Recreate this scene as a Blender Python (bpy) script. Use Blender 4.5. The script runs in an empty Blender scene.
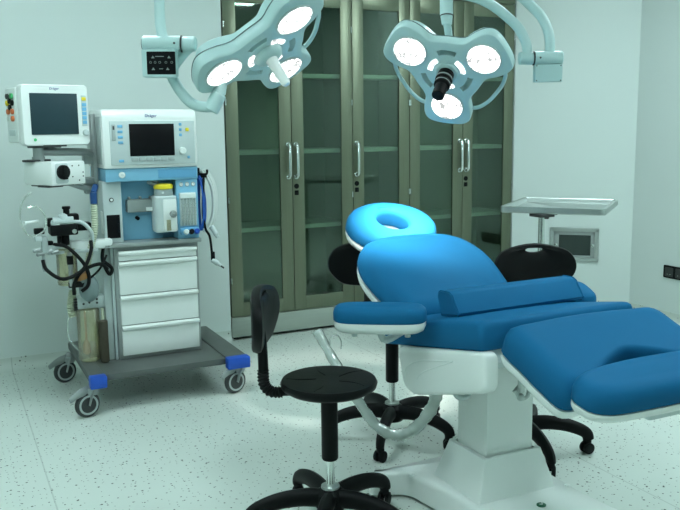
import bpy, bmesh, math, random
from mathutils import Vector as V, Matrix as Mx
R = math.radians
PI = math.pi
random.seed(4)
SC = bpy.context.scene
COL = SC.collection

# ------------------------------------------------------------------ materials
def mat(name, col, rough=.5, metal=0., spec=.5, noise=0., nscale=30., bump=0., bscale=200., coat=0., stretch=None):
    m = bpy.data.materials.new(name); m.use_nodes = True
    nt = m.node_tree; b = nt.nodes['Principled BSDF']
    b.inputs['Base Color'].default_value = (*col, 1); b.inputs['Roughness'].default_value = rough
    b.inputs['Metallic'].default_value = metal; b.inputs['Specular IOR Level'].default_value = spec
    b.inputs['Coat Weight'].default_value = coat
    tc = nt.nodes.new('ShaderNodeTexCoord'); src = tc.outputs['Object']
    if stretch:
        mp = nt.nodes.new('ShaderNodeMapping'); mp.inputs['Scale'].default_value = stretch
        nt.links.new(src, mp.inputs['Vector']); src = mp.outputs['Vector']
    if noise:
        n = nt.nodes.new('ShaderNodeTexNoise'); n.inputs['Scale'].default_value = nscale; n.inputs['Detail'].default_value = 3
        nt.links.new(src, n.inputs['Vector'])
        r = nt.nodes.new('ShaderNodeMapRange'); r.inputs[3].default_value = 1 - noise; r.inputs[4].default_value = 1 + noise
        nt.links.new(n.outputs['Fac'], r.inputs[0])
        x = nt.nodes.new('ShaderNodeVectorMath'); x.operation = 'SCALE'; x.inputs[0].default_value = col
        nt.links.new(r.outputs[0], x.inputs['Scale']); nt.links.new(x.outputs[0], b.inputs['Base Color'])
    if bump:
        n = nt.nodes.new('ShaderNodeTexNoise'); n.inputs['Scale'].default_value = bscale
        nt.links.new(src, n.inputs['Vector'])
        bp = nt.nodes.new('ShaderNodeBump'); bp.inputs['Strength'].default_value = bump; bp.inputs['Distance'].default_value = .002
        nt.links.new(n.outputs['Fac'], bp.inputs['Height']); nt.links.new(bp.outputs[0], b.inputs['Normal'])
    return m

def emis(name, col, st):
    m = bpy.data.materials.new(name); m.use_nodes = True; nt = m.node_tree
    nt.nodes.remove(nt.nodes['Principled BSDF'])
    e = nt.nodes.new('ShaderNodeEmission'); e.inputs[0].default_value = (*col, 1); e.inputs[1].default_value = st
    nt.links.new(e.outputs[0], nt.nodes['Material Output'].inputs[0]); return m

def glassy(name, tint, refl=.12, rough=.02, gcol=(1, 1, 1), body=None, bodyfac=0.):
    m = bpy.data.materials.new(name); m.use_nodes = True; nt = m.node_tree
    nt.nodes.remove(nt.nodes['Principled BSDF'])
    t = nt.nodes.new('ShaderNodeBsdfTransparent'); t.inputs[0].default_value = (*tint, 1)
    g = nt.nodes.new('ShaderNodeBsdfGlossy'); g.inputs['Roughness'].default_value = rough; g.inputs['Color'].default_value = (*gcol, 1)
    f = nt.nodes.new('ShaderNodeLayerWeight'); f.inputs['Blend'].default_value = .25
    r = nt.nodes.new('ShaderNodeMapRange'); r.inputs[3].default_value = refl; r.inputs[4].default_value = 1
    nt.links.new(f.outputs['Fresnel'], r.inputs[0])
    src = t.outputs[0]
    if body:
        d = nt.nodes.new('ShaderNodeBsdfDiffuse'); d.inputs[0].default_value = (*body, 1)
        mm = nt.nodes.new('ShaderNodeMixShader'); mm.inputs[0].default_value = bodyfac
        nt.links.new(t.outputs[0], mm.inputs[1]); nt.links.new(d.outputs[0], mm.inputs[2]); src = mm.outputs[0]
    mx = nt.nodes.new('ShaderNodeMixShader')
    nt.links.new(r.outputs[0], mx.inputs[0]); nt.links.new(src, mx.inputs[1]); nt.links.new(g.outputs[0], mx.inputs[2])
    nt.links.new(mx.outputs[0], nt.nodes['Material Output'].inputs[0]); return m

def floor_mat(name, dim, scale, thr):
    m = mat(name, (.56, .63, .58), rough=.34, spec=.4); nt = m.node_tree; b = nt.nodes['Principled BSDF']
    tc = nt.nodes.new('ShaderNodeTexCoord')
    spots = None
    for i, (sc, th, keep) in enumerate(((scale, thr, .36), (scale * 1.9, thr * 1.2, .36), (scale * .6, thr * .8, .4))):
        vo = nt.nodes.new('ShaderNodeTexVoronoi'); vo.voronoi_dimensions = dim; vo.inputs['Scale'].default_value = sc
        mp = nt.nodes.new('ShaderNodeMapping'); mp.inputs['Location'].default_value = (i * 3.3, i * 1.7, i)
        nt.links.new(tc.outputs['Object'], mp.inputs['Vector']); nt.links.new(mp.outputs[0], vo.inputs['Vector'])
        lt = nt.nodes.new('ShaderNodeMath'); lt.operation = 'LESS_THAN'; lt.inputs[1].default_value = th
        nt.links.new(vo.outputs['Distance'], lt.inputs[0])
        sp = nt.nodes.new('ShaderNodeSeparateColor'); nt.links.new(vo.outputs['Color'], sp.inputs[0])
        kp = nt.nodes.new('ShaderNodeMath'); kp.operation = 'LESS_THAN'; kp.inputs[1].default_value = keep
        nt.links.new(sp.outputs[0], kp.inputs[0])
        mu = nt.nodes.new('ShaderNodeMath'); mu.operation = 'MULTIPLY'
        nt.links.new(lt.outputs[0], mu.inputs[0]); nt.links.new(kp.outputs[0], mu.inputs[1])
        if spots is None: spots = mu.outputs[0]
        else:
            mxm = nt.nodes.new('ShaderNodeMath'); mxm.operation = 'MAXIMUM'
            nt.links.new(spots, mxm.inputs[0]); nt.links.new(mu.outputs[0], mxm.inputs[1]); spots = mxm.outputs[0]
    # welded seams between the vinyl sheets, 2.12 m apart
    se = nt.nodes.new('ShaderNodeSeparateXYZ'); nt.links.new(tc.outputs['Object'], se.inputs[0])
    ad = nt.nodes.new('ShaderNodeMath'); ad.operation = 'ADD'; ad.inputs[1].default_value = -.308 + 2.12 * 4
    nt.links.new(se.outputs[0], ad.inputs[0])
    mo = nt.nodes.new('ShaderNodeMath'); mo.operation = 'MODULO'; mo.inputs[1].default_value = 2.12
    nt.links.new(ad.outputs[0], mo.inputs[0])
    ls = nt.nodes.new('ShaderNodeMath'); ls.operation = 'LESS_THAN'; ls.inputs[1].default_value = .006
    nt.links.new(mo.outputs[0], ls.inputs[0])
    no = nt.nodes.new('ShaderNodeTexNoise'); no.inputs['Scale'].default_value = 2.2; nt.links.new(tc.outputs['Object'], no.inputs['Vector'])
    mr = nt.nodes.new('ShaderNodeMapRange'); mr.inputs[3].default_value = .94; mr.inputs[4].default_value = 1.05
    nt.links.new(no.outputs['Fac'], mr.inputs[0])
    sc_ = nt.nodes.new('ShaderNodeVectorMath'); sc_.operation = 'SCALE'; sc_.inputs[0].default_value = (.56, .63, .58)
    nt.links.new(mr.outputs[0], sc_.inputs['Scale'])
    m1 = nt.nodes.new('ShaderNodeMix'); m1.data_type = 'RGBA'; m1.inputs[7].default_value = (.42, .48, .44, 1)
    nt.links.new(ls.outputs[0], m1.inputs[0]); nt.links.new(sc_.outputs[0], m1.inputs[6])
    m2 = nt.nodes.new('ShaderNodeMix'); m2.data_type = 'RGBA'; m2.inputs[7].default_value = (.02, .03, .025, 1)
    nt.links.new(spots, m2.inputs[0]); nt.links.new(m1.outputs[2], m2.inputs[6])
    nt.links.new(m2.outputs[2], b.inputs['Base Color'])
    return m

def led_mat(name, st):
    m = bpy.data.materials.new(name); m.use_nodes = True; nt = m.node_tree
    nt.nodes.remove(nt.nodes['Principled BSDF'])
    tc = nt.nodes.new('ShaderNodeTexCoord')
    vo = nt.nodes.new('ShaderNodeTexVoronoi'); vo.feature = 'DISTANCE_TO_EDGE'; vo.inputs['Scale'].default_value = 46
    nt.links.new(tc.outputs['Object'], vo.inputs['Vector'])
    no = nt.nodes.new('ShaderNodeTexNoise'); no.inputs['Scale'].default_value = 22; nt.links.new(tc.outputs['Object'], no.inputs['Vector'])
    mu = nt.nodes.new('ShaderNodeMath'); mu.operation = 'MULTIPLY_ADD'; mu.inputs[1].default_value = .50; mu.inputs[2].default_value = -.19
    nt.links.new(no.outputs['Fac'], mu.inputs[0])
    gt = nt.nodes.new('ShaderNodeMath'); gt.operation = 'GREATER_THAN'
    nt.links.new(vo.outputs['Distance'], gt.inputs[0]); nt.links.new(mu.outputs[0], gt.inputs[1])
    mr = nt.nodes.new('ShaderNodeMapRange'); mr.inputs[3].default_value = .62; mr.inputs[4].default_value = st
    nt.links.new(gt.outputs[0], mr.inputs[0])
    e = nt.nodes.new('ShaderNodeEmission'); e.inputs[0].default_value = (.96, 1, .99, 1)
    nt.links.new(mr.outputs[0], e.inputs[1])
    nt.links.new(e.outputs[0], nt.nodes['Material Output'].inputs[0]); return m

M = {}
M['wall'] = mat('wall_paint', (.62, .70, .67), .45, noise=.02, nscale=1.5)
M['wallR'] = M['wall']
M['ceil'] = mat('ceiling_paint', (.7, .76, .72), .7, noise=.02, nscale=3)
M['floor'] = floor_mat('speckled_vinyl', '2D', 21., .075)
M['cove'] = floor_mat('speckled_vinyl_cove', '3D', 26., .12)
M['steel'] = mat('cabinet_steel', (.17, .195, .135), .38, .7, noise=.10, nscale=6, stretch=(14, 14, .6))
M['steel_in'] = mat('cabinet_steel_inside', (.27, .30, .24), .5, .3, noise=.05)
M['plinth'] = mat('plinth_steel', (.36, .41, .36), .36, .35, noise=.08, nscale=6, stretch=(.6, 14, 14))  # lighter than the doors: the floor's reflection is put into the colour
M['shelf'] = mat('shelf_steel', (.80, .86, .80), .35, .1, noise=.05)
M['chrome'] = mat('chrome', (.75, .78, .76), .14, 1., noise=.03)
M['stainless'] = mat('stainless', (.46, .51, .49), .33, .85, noise=.05, nscale=8)
M['dark'] = mat('dark_gap', (.006, .007, .006), .7, noise=.05)
M['glass'] = glassy('cabinet_glass', (.68, .77, .69), .05, .03, (.8, .95, .86))
M['white'] = mat('white_plastic', (.70, .76, .73), .34, noise=.015, nscale=5)
M['wenamel'] = mat('white_enamel', (.76, .81, .78), .3, coat=.3, noise=.015, nscale=5)
M['grey'] = mat('grey_plastic', (.36, .42, .41), .45, noise=.03)
M['lgrey'] = mat('light_grey_panel', (.50, .58, .57), .45, noise=.02)
M['mgrey'] = mat('grey_metal', (.33, .37, .36), .4, .4, noise=.05)
M['base'] = mat('trolley_base', (.105, .12, .113), .42, .35, noise=.08, nscale=14)
M['lblue'] = mat('pale_blue_panel', (.21, .48, .66), .45, noise=.03)
M['lblue2'] = mat('mid_blue_panel', (.12, .36, .58), .45, noise=.03)
M['bumper'] = mat('blue_bumper', (.006, .07, .42), .5, noise=.05)
M['screen'] = mat('dark_screen', (.004, .004, .005), .35, spec=.15, noise=.05)
M['screen2'] = mat('grey_blue_screen', (.024, .050, .060), .35, spec=.2, noise=.05)
M['btn'] = mat('blue_button', (.16, .44, .66), .5, noise=.03)
M['yellow'] = mat('yellow_plastic', (.78, .62, .02), .45, noise=.03)
M['green'] = mat('green_plastic', (.05, .42, .14), .4, noise=.03)
M['dkgreen'] = mat('dark_green', (.01, .12, .06), .4, noise=.03)
M['orange'] = mat('orange_plastic', (.62, .16, .05), .4, noise=.03)
M['black'] = mat('black_plastic', (.004, .005, .005), .48, spec=.14, noise=.1, bump=.1)
M['rubber'] = mat('black_rubber', (.005, .006, .006), .55, spec=.14, noise=.1)
M['vinylblack'] = mat('black_vinyl', (.004, .005, .005), .42, spec=.14, noise=.1, bump=.15, bscale=90)
M['darkblue'] = mat('dark_blue_plastic', (.008, .06, .20), .45, noise=.03)
M['tyre'] = mat('grey_tyre', (.03, .036, .036), .55, noise=.05)
M['blue'] = mat('blue_upholstery', (.012, .122, .262), .5, spec=.02, noise=.04, nscale=9, bump=.06, bscale=500)
M['lamp'] = mat('lamp_shell', (.46, .64, .63), .35, noise=.015, nscale=6)
M['lampd'] = mat('lamp_shell_seam', (.10, .16, .16), .5, noise=.03)  # darker tone for the seam line around the lamp head
M['led'] = led_mat('led_lens', 3.2)
M['ledsmall'] = led_mat('led_module_lens', 2.2)
M['hoseb'] = mat('blue_hose', (.006, .08, .38), .4, noise=.05)
M['hosew'] = mat('white_hose', (.66, .72, .69), .4, noise=.03)
M['hosey'] = mat('cream_hose', (.50, .55, .41), .45, noise=.04)
M['clear'] = glassy('clear_tube', (.86, .92, .86), .10, .08, body=(.75, .82, .78), bodyfac=.30)
M['cream'] = glassy('cream_clear_plastic', (.85, .84, .62), .08, .1, body=(.62, .60, .42), bodyfac=.3)
M['wrap'] = glassy('plastic_wrap', (.90, .95, .92), .16, .12, body=(.62, .70, .66), bodyfac=.42)
M['bag'] = mat('breathing_bag', (.16, .22, .22), .35, noise=.05)
M['mesh'] = mat('brown_granules', (.04, .035, .02), .7, noise=.6, nscale=160)
M['amber'] = mat('amber', (.42, .20, .06), .4, noise=.05)
M['hatchglass'] = mat('hatch_glass', (.035, .05, .045), .12, noise=.05)
M['panel'] = emis('ceiling_panel_glow', (.82, 1., 1.03), 25.)
M['ink'] = mat('blue_ink', (.01, .05, .25), .5, noise=.02)
M['glyph'] = mat('grey_glyph', (.22, .26, .25), .5, noise=.02)
M['blk2'] = mat('charcoal', (.03, .033, .033), .5, noise=.06)

# ------------------------------------------------------------------ mesh builder
def smooth_pts(pts, n=6, closed=False):
    P = [V(p) for p in pts]; out = []; N = len(P)
    rng = range(N) if closed else range(N - 1)
    for i in rng:
        if closed: p0, p1, p2, p3 = P[i - 1], P[i], P[(i + 1) % N], P[(i + 2) % N]
        else: p0, p1, p2, p3 = P[max(i - 1, 0)], P[i], P[i + 1], P[min(i + 2, N - 1)]
        for k in range(n):
            t = k / n
            out.append(.5 * ((2 * p1) + (p2 - p0) * t + (2 * p0 - 5 * p1 + 4 * p2 - p3) * t * t + (3 * p1 - p0 - 3 * p2 + p3) * t ** 3))
    if not closed: out.append(P[-1])
    return out

def rrect(w, h, r, n=5, cx=0, cy=0):
    out = []
    for sx, sy, a in ((1, 1, 0), (-1, 1, 90), (-1, -1, 180), (1, -1, 270)):
        for k in range(n + 1):
            t = R(a + 90 * k / n)
            out.append((cx + sx * (w / 2 - r) + r * math.cos(t), cy + sy * (h / 2 - r) + r * math.sin(t)))
    return out

def circ(r, n=24, cx=0, cy=0, ry=None):
    return [(cx + r * math.cos(2 * PI * k / n), cy + (ry or r) * math.sin(2 * PI * k / n)) for k in range(n)]

def round_poly(pts, r, n=4):
    out = []; N = len(pts)
    for i in range(N):
        p = V((*pts[i], 0)); a = V((*pts[i - 1], 0)); b = V((*pts[(i + 1) % N], 0))
        da = (a - p); db = (b - p); rr = min(r, da.length * .45, db.length * .45)
        s = p + da.normalized() * rr; e = p + db.normalized() * rr
        for k in range(n + 1):
            t = k / n
            q = s * (1 - t) ** 2 + p * 2 * t * (1 - t) + e * t * t
            out.append((q.x, q.y))
    return out

def frame(o, z, x=None):
    """matrix with local z along z"""
    z = V(z).normalized(); x = V(x) if x else (V((1, 0, 0)) if abs(z.x) < .9 else V((0, 1, 0)))
    x = (x - z * x.dot(z)).normalized(); y = z.cross(x)
    m = Mx((x, y, z)).transposed().to_4x4(); m.translation = V(o); return m

def T(x, y, z): return Mx.Translation((x, y, z))
def RX(a): return Mx.Rotation(R(a), 4, 'X')
def RY(a): return Mx.Rotation(R(a), 4, 'Y')
def RZ(a): return Mx.Rotation(R(a), 4, 'Z')

class MB:
    def __init__(s): s.bm = bmesh.new()
    def _fin(s, verts, faces, mi, m):
        if m is not None:
            for v in verts: v.co = m @ v.co
        for f in faces: f.material_index = mi
    def box(s, c, d, bev=0., mi=0, m=None, seg=2):
        b2 = bmesh.new(); bmesh.ops.create_cube(b2, size=1)
        for v in b2.verts: v.co = V((v.co.x * d[0], v.co.y * d[1], v.co.z * d[2]))
        if bev: bmesh.ops.bevel(b2, geom=b2.edges[:], offset=min(bev, min(d) * .49), segments=seg, profile=.5, affect='EDGES')
        for v in b2.verts: v.co += V(c)
        s._add(b2, mi, m); return s
    def bx(s, x0, x1, y0, y1, z0, z1, bev=0., mi=0, m=None):
        return s.box(((x0 + x1) / 2, (y0 + y1) / 2, (z0 + z1) / 2), (abs(x1 - x0), abs(y1 - y0), abs(z1 - z0)), bev, mi, m)
    def _add(s, b2, mi, m):
        mp = {}
        for v in b2.verts: mp[v] = s.bm.verts.new(m @ v.co if m is not None else v.co)
        for f in b2.faces:
            try: nf = s.bm.faces.new([mp[v] for v in f.verts]); nf.material_index = mi
            except ValueError: pass
        b2.free()
    def loops(s, L, mi=0, closed=True, cap0=True, cap1=True, m=None):
        rows = [[s.bm.verts.new((m @ V(p)) if m is not None else V(p)) for p in l] for l in L]
        n = len(rows[0])
        for a, b in zip(rows[:-1], rows[1:]):
            for i in range(n if closed else n - 1):
                j = (i + 1) % n
                f = s.bm.faces.new((a[i], a[j], b[j], b[i])); f.material_index = mi
        if cap0: f = s.bm.faces.new(list(reversed(rows[0]))); f.material_index = mi
        if cap1: f = s.bm.faces.new(rows[-1]); f.material_index = mi
        return s
    def slab(s, outline, layers, mi=0, m=None, dome=0., soft=False):
        """outline (ccw xy) with layers [(inset, z)] bottom to top; dome raises the middle of the top"""
        O = [V((p[0], p[1], 0)) for p in outline]; n = len(O)
        area = sum(O[i].x * O[(i + 1) % n].y - O[(i + 1) % n].x * O[i].y for i in range(n))
        if area < 0: O.reverse()
        N = []
        for i in range(n):
            a = (O[i] - O[i - 1]); b = (O[(i + 1) % n] - O[i])
            na = V((a.y, -a.x, 0)).normalized() if a.length > 1e-9 else V((0, 0, 0)); nb = V((b.y, -b.x, 0)).normalized() if b.length > 1e-9 else na
            q = na + nb; q = q.normalized() if q.length > 1e-6 else na
            N.append(q / max(.5, q.dot(nb)))
        L = []
        x0 = min(o.x for o in O); x1 = max(o.x for o in O); y0 = min(o.y for o in O); y1 = max(o.y for o in O)
        bc = V(((x0 + x1) / 2, (y0 + y1) / 2, 0)); hx, hy = (x1 - x0) / 2, (y1 - y0) / 2
        for ins, z in layers:
            if soft == 'polar': L.append([(o.x * (1 - ins / o.length), o.y * (1 - ins / o.length), z) for o in O])
            elif soft: L.append([(bc.x + (o.x - bc.x) * (1 - ins / hx), bc.y + (o.y - bc.y) * (1 - ins / hy), z) for o in O])
            else: L.append([(o.x - k.x * ins, o.y - k.y * ins, z) for o, k in zip(O, N)])
        c = sum(O, V()) / n; ins, z = layers[-1]; base = [V(p) for p in L[-1]]
        if dome:
            for k in range(1, 6):
                t = k / 6
                L.append([tuple(V((p.x, p.y, 0)).lerp(V((c.x, c.y, 0)), t) + V((0, 0, z + dome * (1 - (1 - t) ** 2)))) for p in base])
        return s.loops(L, mi, m=m)
    def cyl(s, p0, p1, r0, r1=None, n=20, mi=0, bev=0.):
        r1 = r0 if r1 is None else r1; p0 = V(p0); p1 = V(p1); h = (p1 - p0).length; m = frame(p0, p1 - p0)
        if bev: prof = [(r0 - bev, 0), (r0, bev), (r1, h - bev), (r1 - bev, h)]
        else: prof = [(r0, 0), (r1, h)]
        return s.lathe(prof, m, n, mi)
    def lathe(s, prof, m=None, n=24, mi=0, caps=True):
        L = [[(r * math.cos(2 * PI * k / n), r * math.sin(2 * PI * k / n), z) for k in range(n)] for r, z in prof]
        return s.loops(L, mi, cap0=caps, cap1=caps, m=m)
    def tube(s, pts, r, n=10, mi=0, sm=6, closed=False, flat=1.):
        P = smooth_pts(pts, sm, closed) if sm else [V(p) for p in pts]
        N = len(P); L = []; up = None
        for i, p in enumerate(P):
            t = (P[(i + 1) % N] - P[i - 1]) if closed else (P[min(i + 1, N - 1)] - P[max(i - 1, 0)])
            t.normalize()
            if up is None: up = V((0, 0, 1)) if abs(t.z) < .9 else V((0, 1, 0))
            x = up - t * up.dot(t); x.normalize(); y = t.cross(x); up = x
            rr = r if not callable(r) else r(i / (N - 1))
            L.append([tuple(p + x * (rr * math.cos(2 * PI * k / n)) + y * (rr * flat * math.sin(2 * PI * k / n))) for k in range(n)])
        if closed: L.append(L[0]); return s.loops(L, mi, cap0=False, cap1=False)
        return s.loops(L, mi)
    def corr(s, pts, r, amp=.15, pitch=.012, n=12, mi=0):
        """corrugated hose"""
        P = smooth_pts(pts, 10); tot = sum((b - a).length for a, b in zip(P, P[1:])); k = max(8, int(tot / pitch) * 4)
        Q = []; acc = 0; step = tot / k; want = 0; prev = P[0]; Q.append(P[0]); want = step
        for q in P[1:]:
            d = (q - prev).length
            while acc + d >= want - 1e-9 and len(Q) <= k:
                Q.append(prev.lerp(q, (want - acc) / d)); want += step
            acc += d; prev = q
        cyc = [1 + amp, 1, 1 - amp, 1]
        N = len(Q)
        return s.tube(Q, lambda t: r * cyc[int(round(t * (N - 1))) % 4], n, mi, 0)
    def sphere(s, c, r, mi=0, sc=(1, 1, 1), n=16):
        b2 = bmesh.new(); bmesh.ops.create_uvsphere(b2, u_segments=n, v_segments=n // 2 + 2, radius=r)
        for v in b2.verts: v.co = V((v.co.x * sc[0], v.co.y * sc[1], v.co.z * sc[2])) + V(c)
        s._add(b2, mi, None); return s
    def build(s, name, mats, parent=None, local=False, ang=35):
        bm = s.bm
        bmesh.ops.remove_doubles(bm, verts=bm.verts, dist=1e-6)
        bmesh.ops.recalc_face_normals(bm, faces=bm.faces)
        ca = math.cos(R(ang))
        for f in bm.faces: f.smooth = True
        for e in bm.edges:
            if len(e.link_faces) == 2 and e.link_faces[0].normal.dot(e.link_faces[1].normal) < ca: e.smooth = False
        if parent is not None and not local:
            inv = WM(parent).inverted()
            for v in bm.verts: v.co = inv @ v.co
        me = bpy.data.meshes.new(name); bm.to_mesh(me); bm.free()
        for m in (mats if isinstance(mats, (list, tuple)) else [mats]): me.materials.append(M[m])
        o = bpy.data.objects.new(name, me); COL.objects.link(o)
        if parent is not None: o.parent = parent
        return o

def WM(o):
    m = Mx.LocRotScale(o.location, o.rotation_euler, o.scale)
    return WM(o.parent) @ m if o.parent else m

def thing(name, label, cat, loc=(0, 0, 0), rz=0, group=None):
    o = bpy.data.objects.new(name, None); COL.objects.link(o); o.empty_display_size = .05
    o.location = loc; o.rotation_euler = (0, 0, R(rz)); tag(o, label, cat, group); return o
def tag(o, label, cat, group=None):
    o['label'] = label; o['category'] = cat
    if group: o['group'] = group
    return o
def struct(o): o['kind'] = 'structure'; return o
def copy_tree(o, parent=None):
    c = o.copy(); COL.objects.link(c)
    if parent: c.parent = parent
    for ch in list(o.children): copy_tree(ch, c)
    return c
def cut(obj, cmb):
    """boolean difference baked into the mesh"""
    inv = WM(obj).inverted() if obj.parent else None
    for v in cmb.bm.verts:
        if inv: v.co = inv @ v.co
    bmesh.ops.recalc_face_normals(cmb.bm, faces=cmb.bm.faces)
    me = bpy.data.meshes.new('cutter'); cmb.bm.to_mesh(me); cmb.bm.free()
    c = bpy.data.objects.new('cutter', me); COL.objects.link(c)
    if obj.parent: c.parent = obj.parent
    md = obj.modifiers.new('b', 'BOOLEAN'); md.operation = 'DIFFERENCE'; md.object = c; md.solver = 'EXACT'
    dg = bpy.context.evaluated_depsgraph_get(); dg.update()
    nm = bpy.data.meshes.new_from_object(obj.evaluated_get(dg)); old = obj.data
    obj.modifiers.remove(md); obj.data = nm; nm.name = old.name
    bpy.data.objects.remove(c); bpy.data.meshes.remove(me)
def text(s, size, m, name, matn, parent, depth=.0006):
    cu = bpy.data.curves.new(name, 'FONT'); cu.body = s; cu.size = size; cu.extrude = depth; cu.align_x = 'CENTER'; cu.align_y = 'CENTER'
    o = bpy.data.objects.new(name, cu); COL.objects.link(o)
    dg = bpy.context.evaluated_depsgraph_get(); dg.update()
    me = bpy.data.meshes.new_from_object(o.evaluated_get(dg)); bpy.data.objects.remove(o); bpy.data.curves.remove(cu)
    me.transform(WM(parent).inverted() @ m); me.materials.clear(); me.materials.append(M[matn])
    ob = bpy.data.objects.new(name, me); COL.objects.link(ob); ob.parent = parent; return ob

# ------------------------------------------------------------------ camera
F = 820.; YAW = R(25.92); TILT = R(8.873); ROLL = R(.6965)
f = V((math.sin(YAW) * math.cos(TILT), math.cos(YAW) * math.cos(TILT), -math.sin(TILT)))
r = V((math.cos(YAW), -math.sin(YAW), 0)); d = f.cross(r)
c, s = math.cos(ROLL), math.sin(ROLL)
right = c * r + s * d; down = -s * r + c * d
cd = bpy.data.cameras.new('camera'); cam = bpy.data.objects.new('camera', cd); COL.objects.link(cam)
mw = Mx((right, -down, -f)).transposed().to_4x4(); mw.translation = (0, 0, 1.45); cam.matrix_world = mw
cd.sensor_width = 36; cd.lens = F / 680 * 36; cd.clip_start = .05; SC.camera = cam

# ------------------------------------------------------------------ room shell
WY = 5.269; XL, XR, YB, CH = -1.7, 4.74, -1.8, 2.95
KX, KY = 4.098, 4.627   # the chamfered corner runs (KX, WY) -> (XR, KY)
KY = WY - (XR - KX)
o = MB().bx(XL - .1, XR + .1, YB - .1, WY + .6, -.1, 0).build('floor', 'floor'); struct(o)
mb = MB(); mb.bx(XL - .1, XR + .1, YB - .1, WY + .6, CH, CH + .1); struct(mb.build('ceiling', 'ceil'))
CX0, CX1 = 1.722, 4.094      # cabinet niche
mb = MB(); mb.bx(XL, CX0, WY, WY + .5, 0, CH); mb.bx(CX0, KX, WY, WY + .5, 2.62, CH); mb.bx(CX0, KX + .1, WY + .5, WY + .6, 0, CH)
struct(mb.build('wall_back', 'wall'))
mb = MB()
mb.loops([[(KX, WY, z), (XR, KY, z), (XR + .35, KY + .1, z), (KX + .1, WY + .5, z), (KX, WY + .5, z)] for z in (0, CH)])
struct(mb.build('wall_corner', 'wall'))
struct(MB().bx(XR, XR + .1, YB, KY, 0, CH).build('wall_right', 'wall'))
struct(MB().bx(XL - .1, XL, YB, WY + .5, 0, CH).build('wall_left', 'wall'))
struct(MB().bx(XL, XR, YB - .1, YB, 0, CH).build('wall_front', 'wall'))

def cove(name, a, b, nrm):
    """coved vinyl skirting from a to b, nrm points into the room"""
    a = V((*a, 0)); b = V((*b, 0)); nrm = V((*nrm, 0)).normalized()
    prof = [(0, .078), (.0035, .078), (.0035, .055)] + [(.0035 + .05 * (1 - math.cos(R(t))), .055 - .054 * math.sin(R(t))) for t in (18, 36, 54, 72, 90)] + [(.058, .0005), (0, .0005)]
    L = [[tuple(p + nrm * q[0] + V((0, 0, q[1]))) for q in prof] for p in (a, b)]
    struct(MB().loops(L).build(name, 'cove'))
cove('baseboard_back', (XL, WY), (CX0, WY), (0, -1))
cove('baseboard_corner', (KX + .02, WY - .02), (XR, KY), (-1, -1))
cove('baseboard_right', (XR, KY), (XR, YB), (-1, 0))
cove('baseboard_left', (XL, YB), (XL, WY), (1, 0))

# unseen ceiling light panels; the two by the side walls are added fill
for (x, y), lab in (((.6, 3.6), 'square glowing ceiling panel above the machine trolley'), ((3.3, 3.6), 'square glowing ceiling panel near the angled corner wall'),
                    ((.6, 1.0), 'square glowing ceiling panel over the near left of the room'), ((3.3, 1.0), 'square glowing ceiling panel over the near right of the room'),
                    ((-1.0, 2.3), 'added glowing ceiling panel beside the left wall, unseen fill light'), ((4.0, 2.3), 'added glowing ceiling panel beside the right wall, unseen fill light')):
    t = thing('ceiling_light', lab, 'ceiling light', (x, y, CH), 0, 'square ceiling panels')
    mb = MB()
    for sx, sy, w, h in ((0, .31, .64, .02), (0, -.31, .64, .02), (.31, 0, .02, .6), (-.31, 0, .02, .6)): mb.box((x + sx, y + sy, CH - .008), (w, h, .016))
    mb.build('frame', 'white', t)
    MB().bx(x - .3, x + .3, y - .3, y + .3, CH - .012, CH - .002).build('diffuser', 'panel', t)

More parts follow.
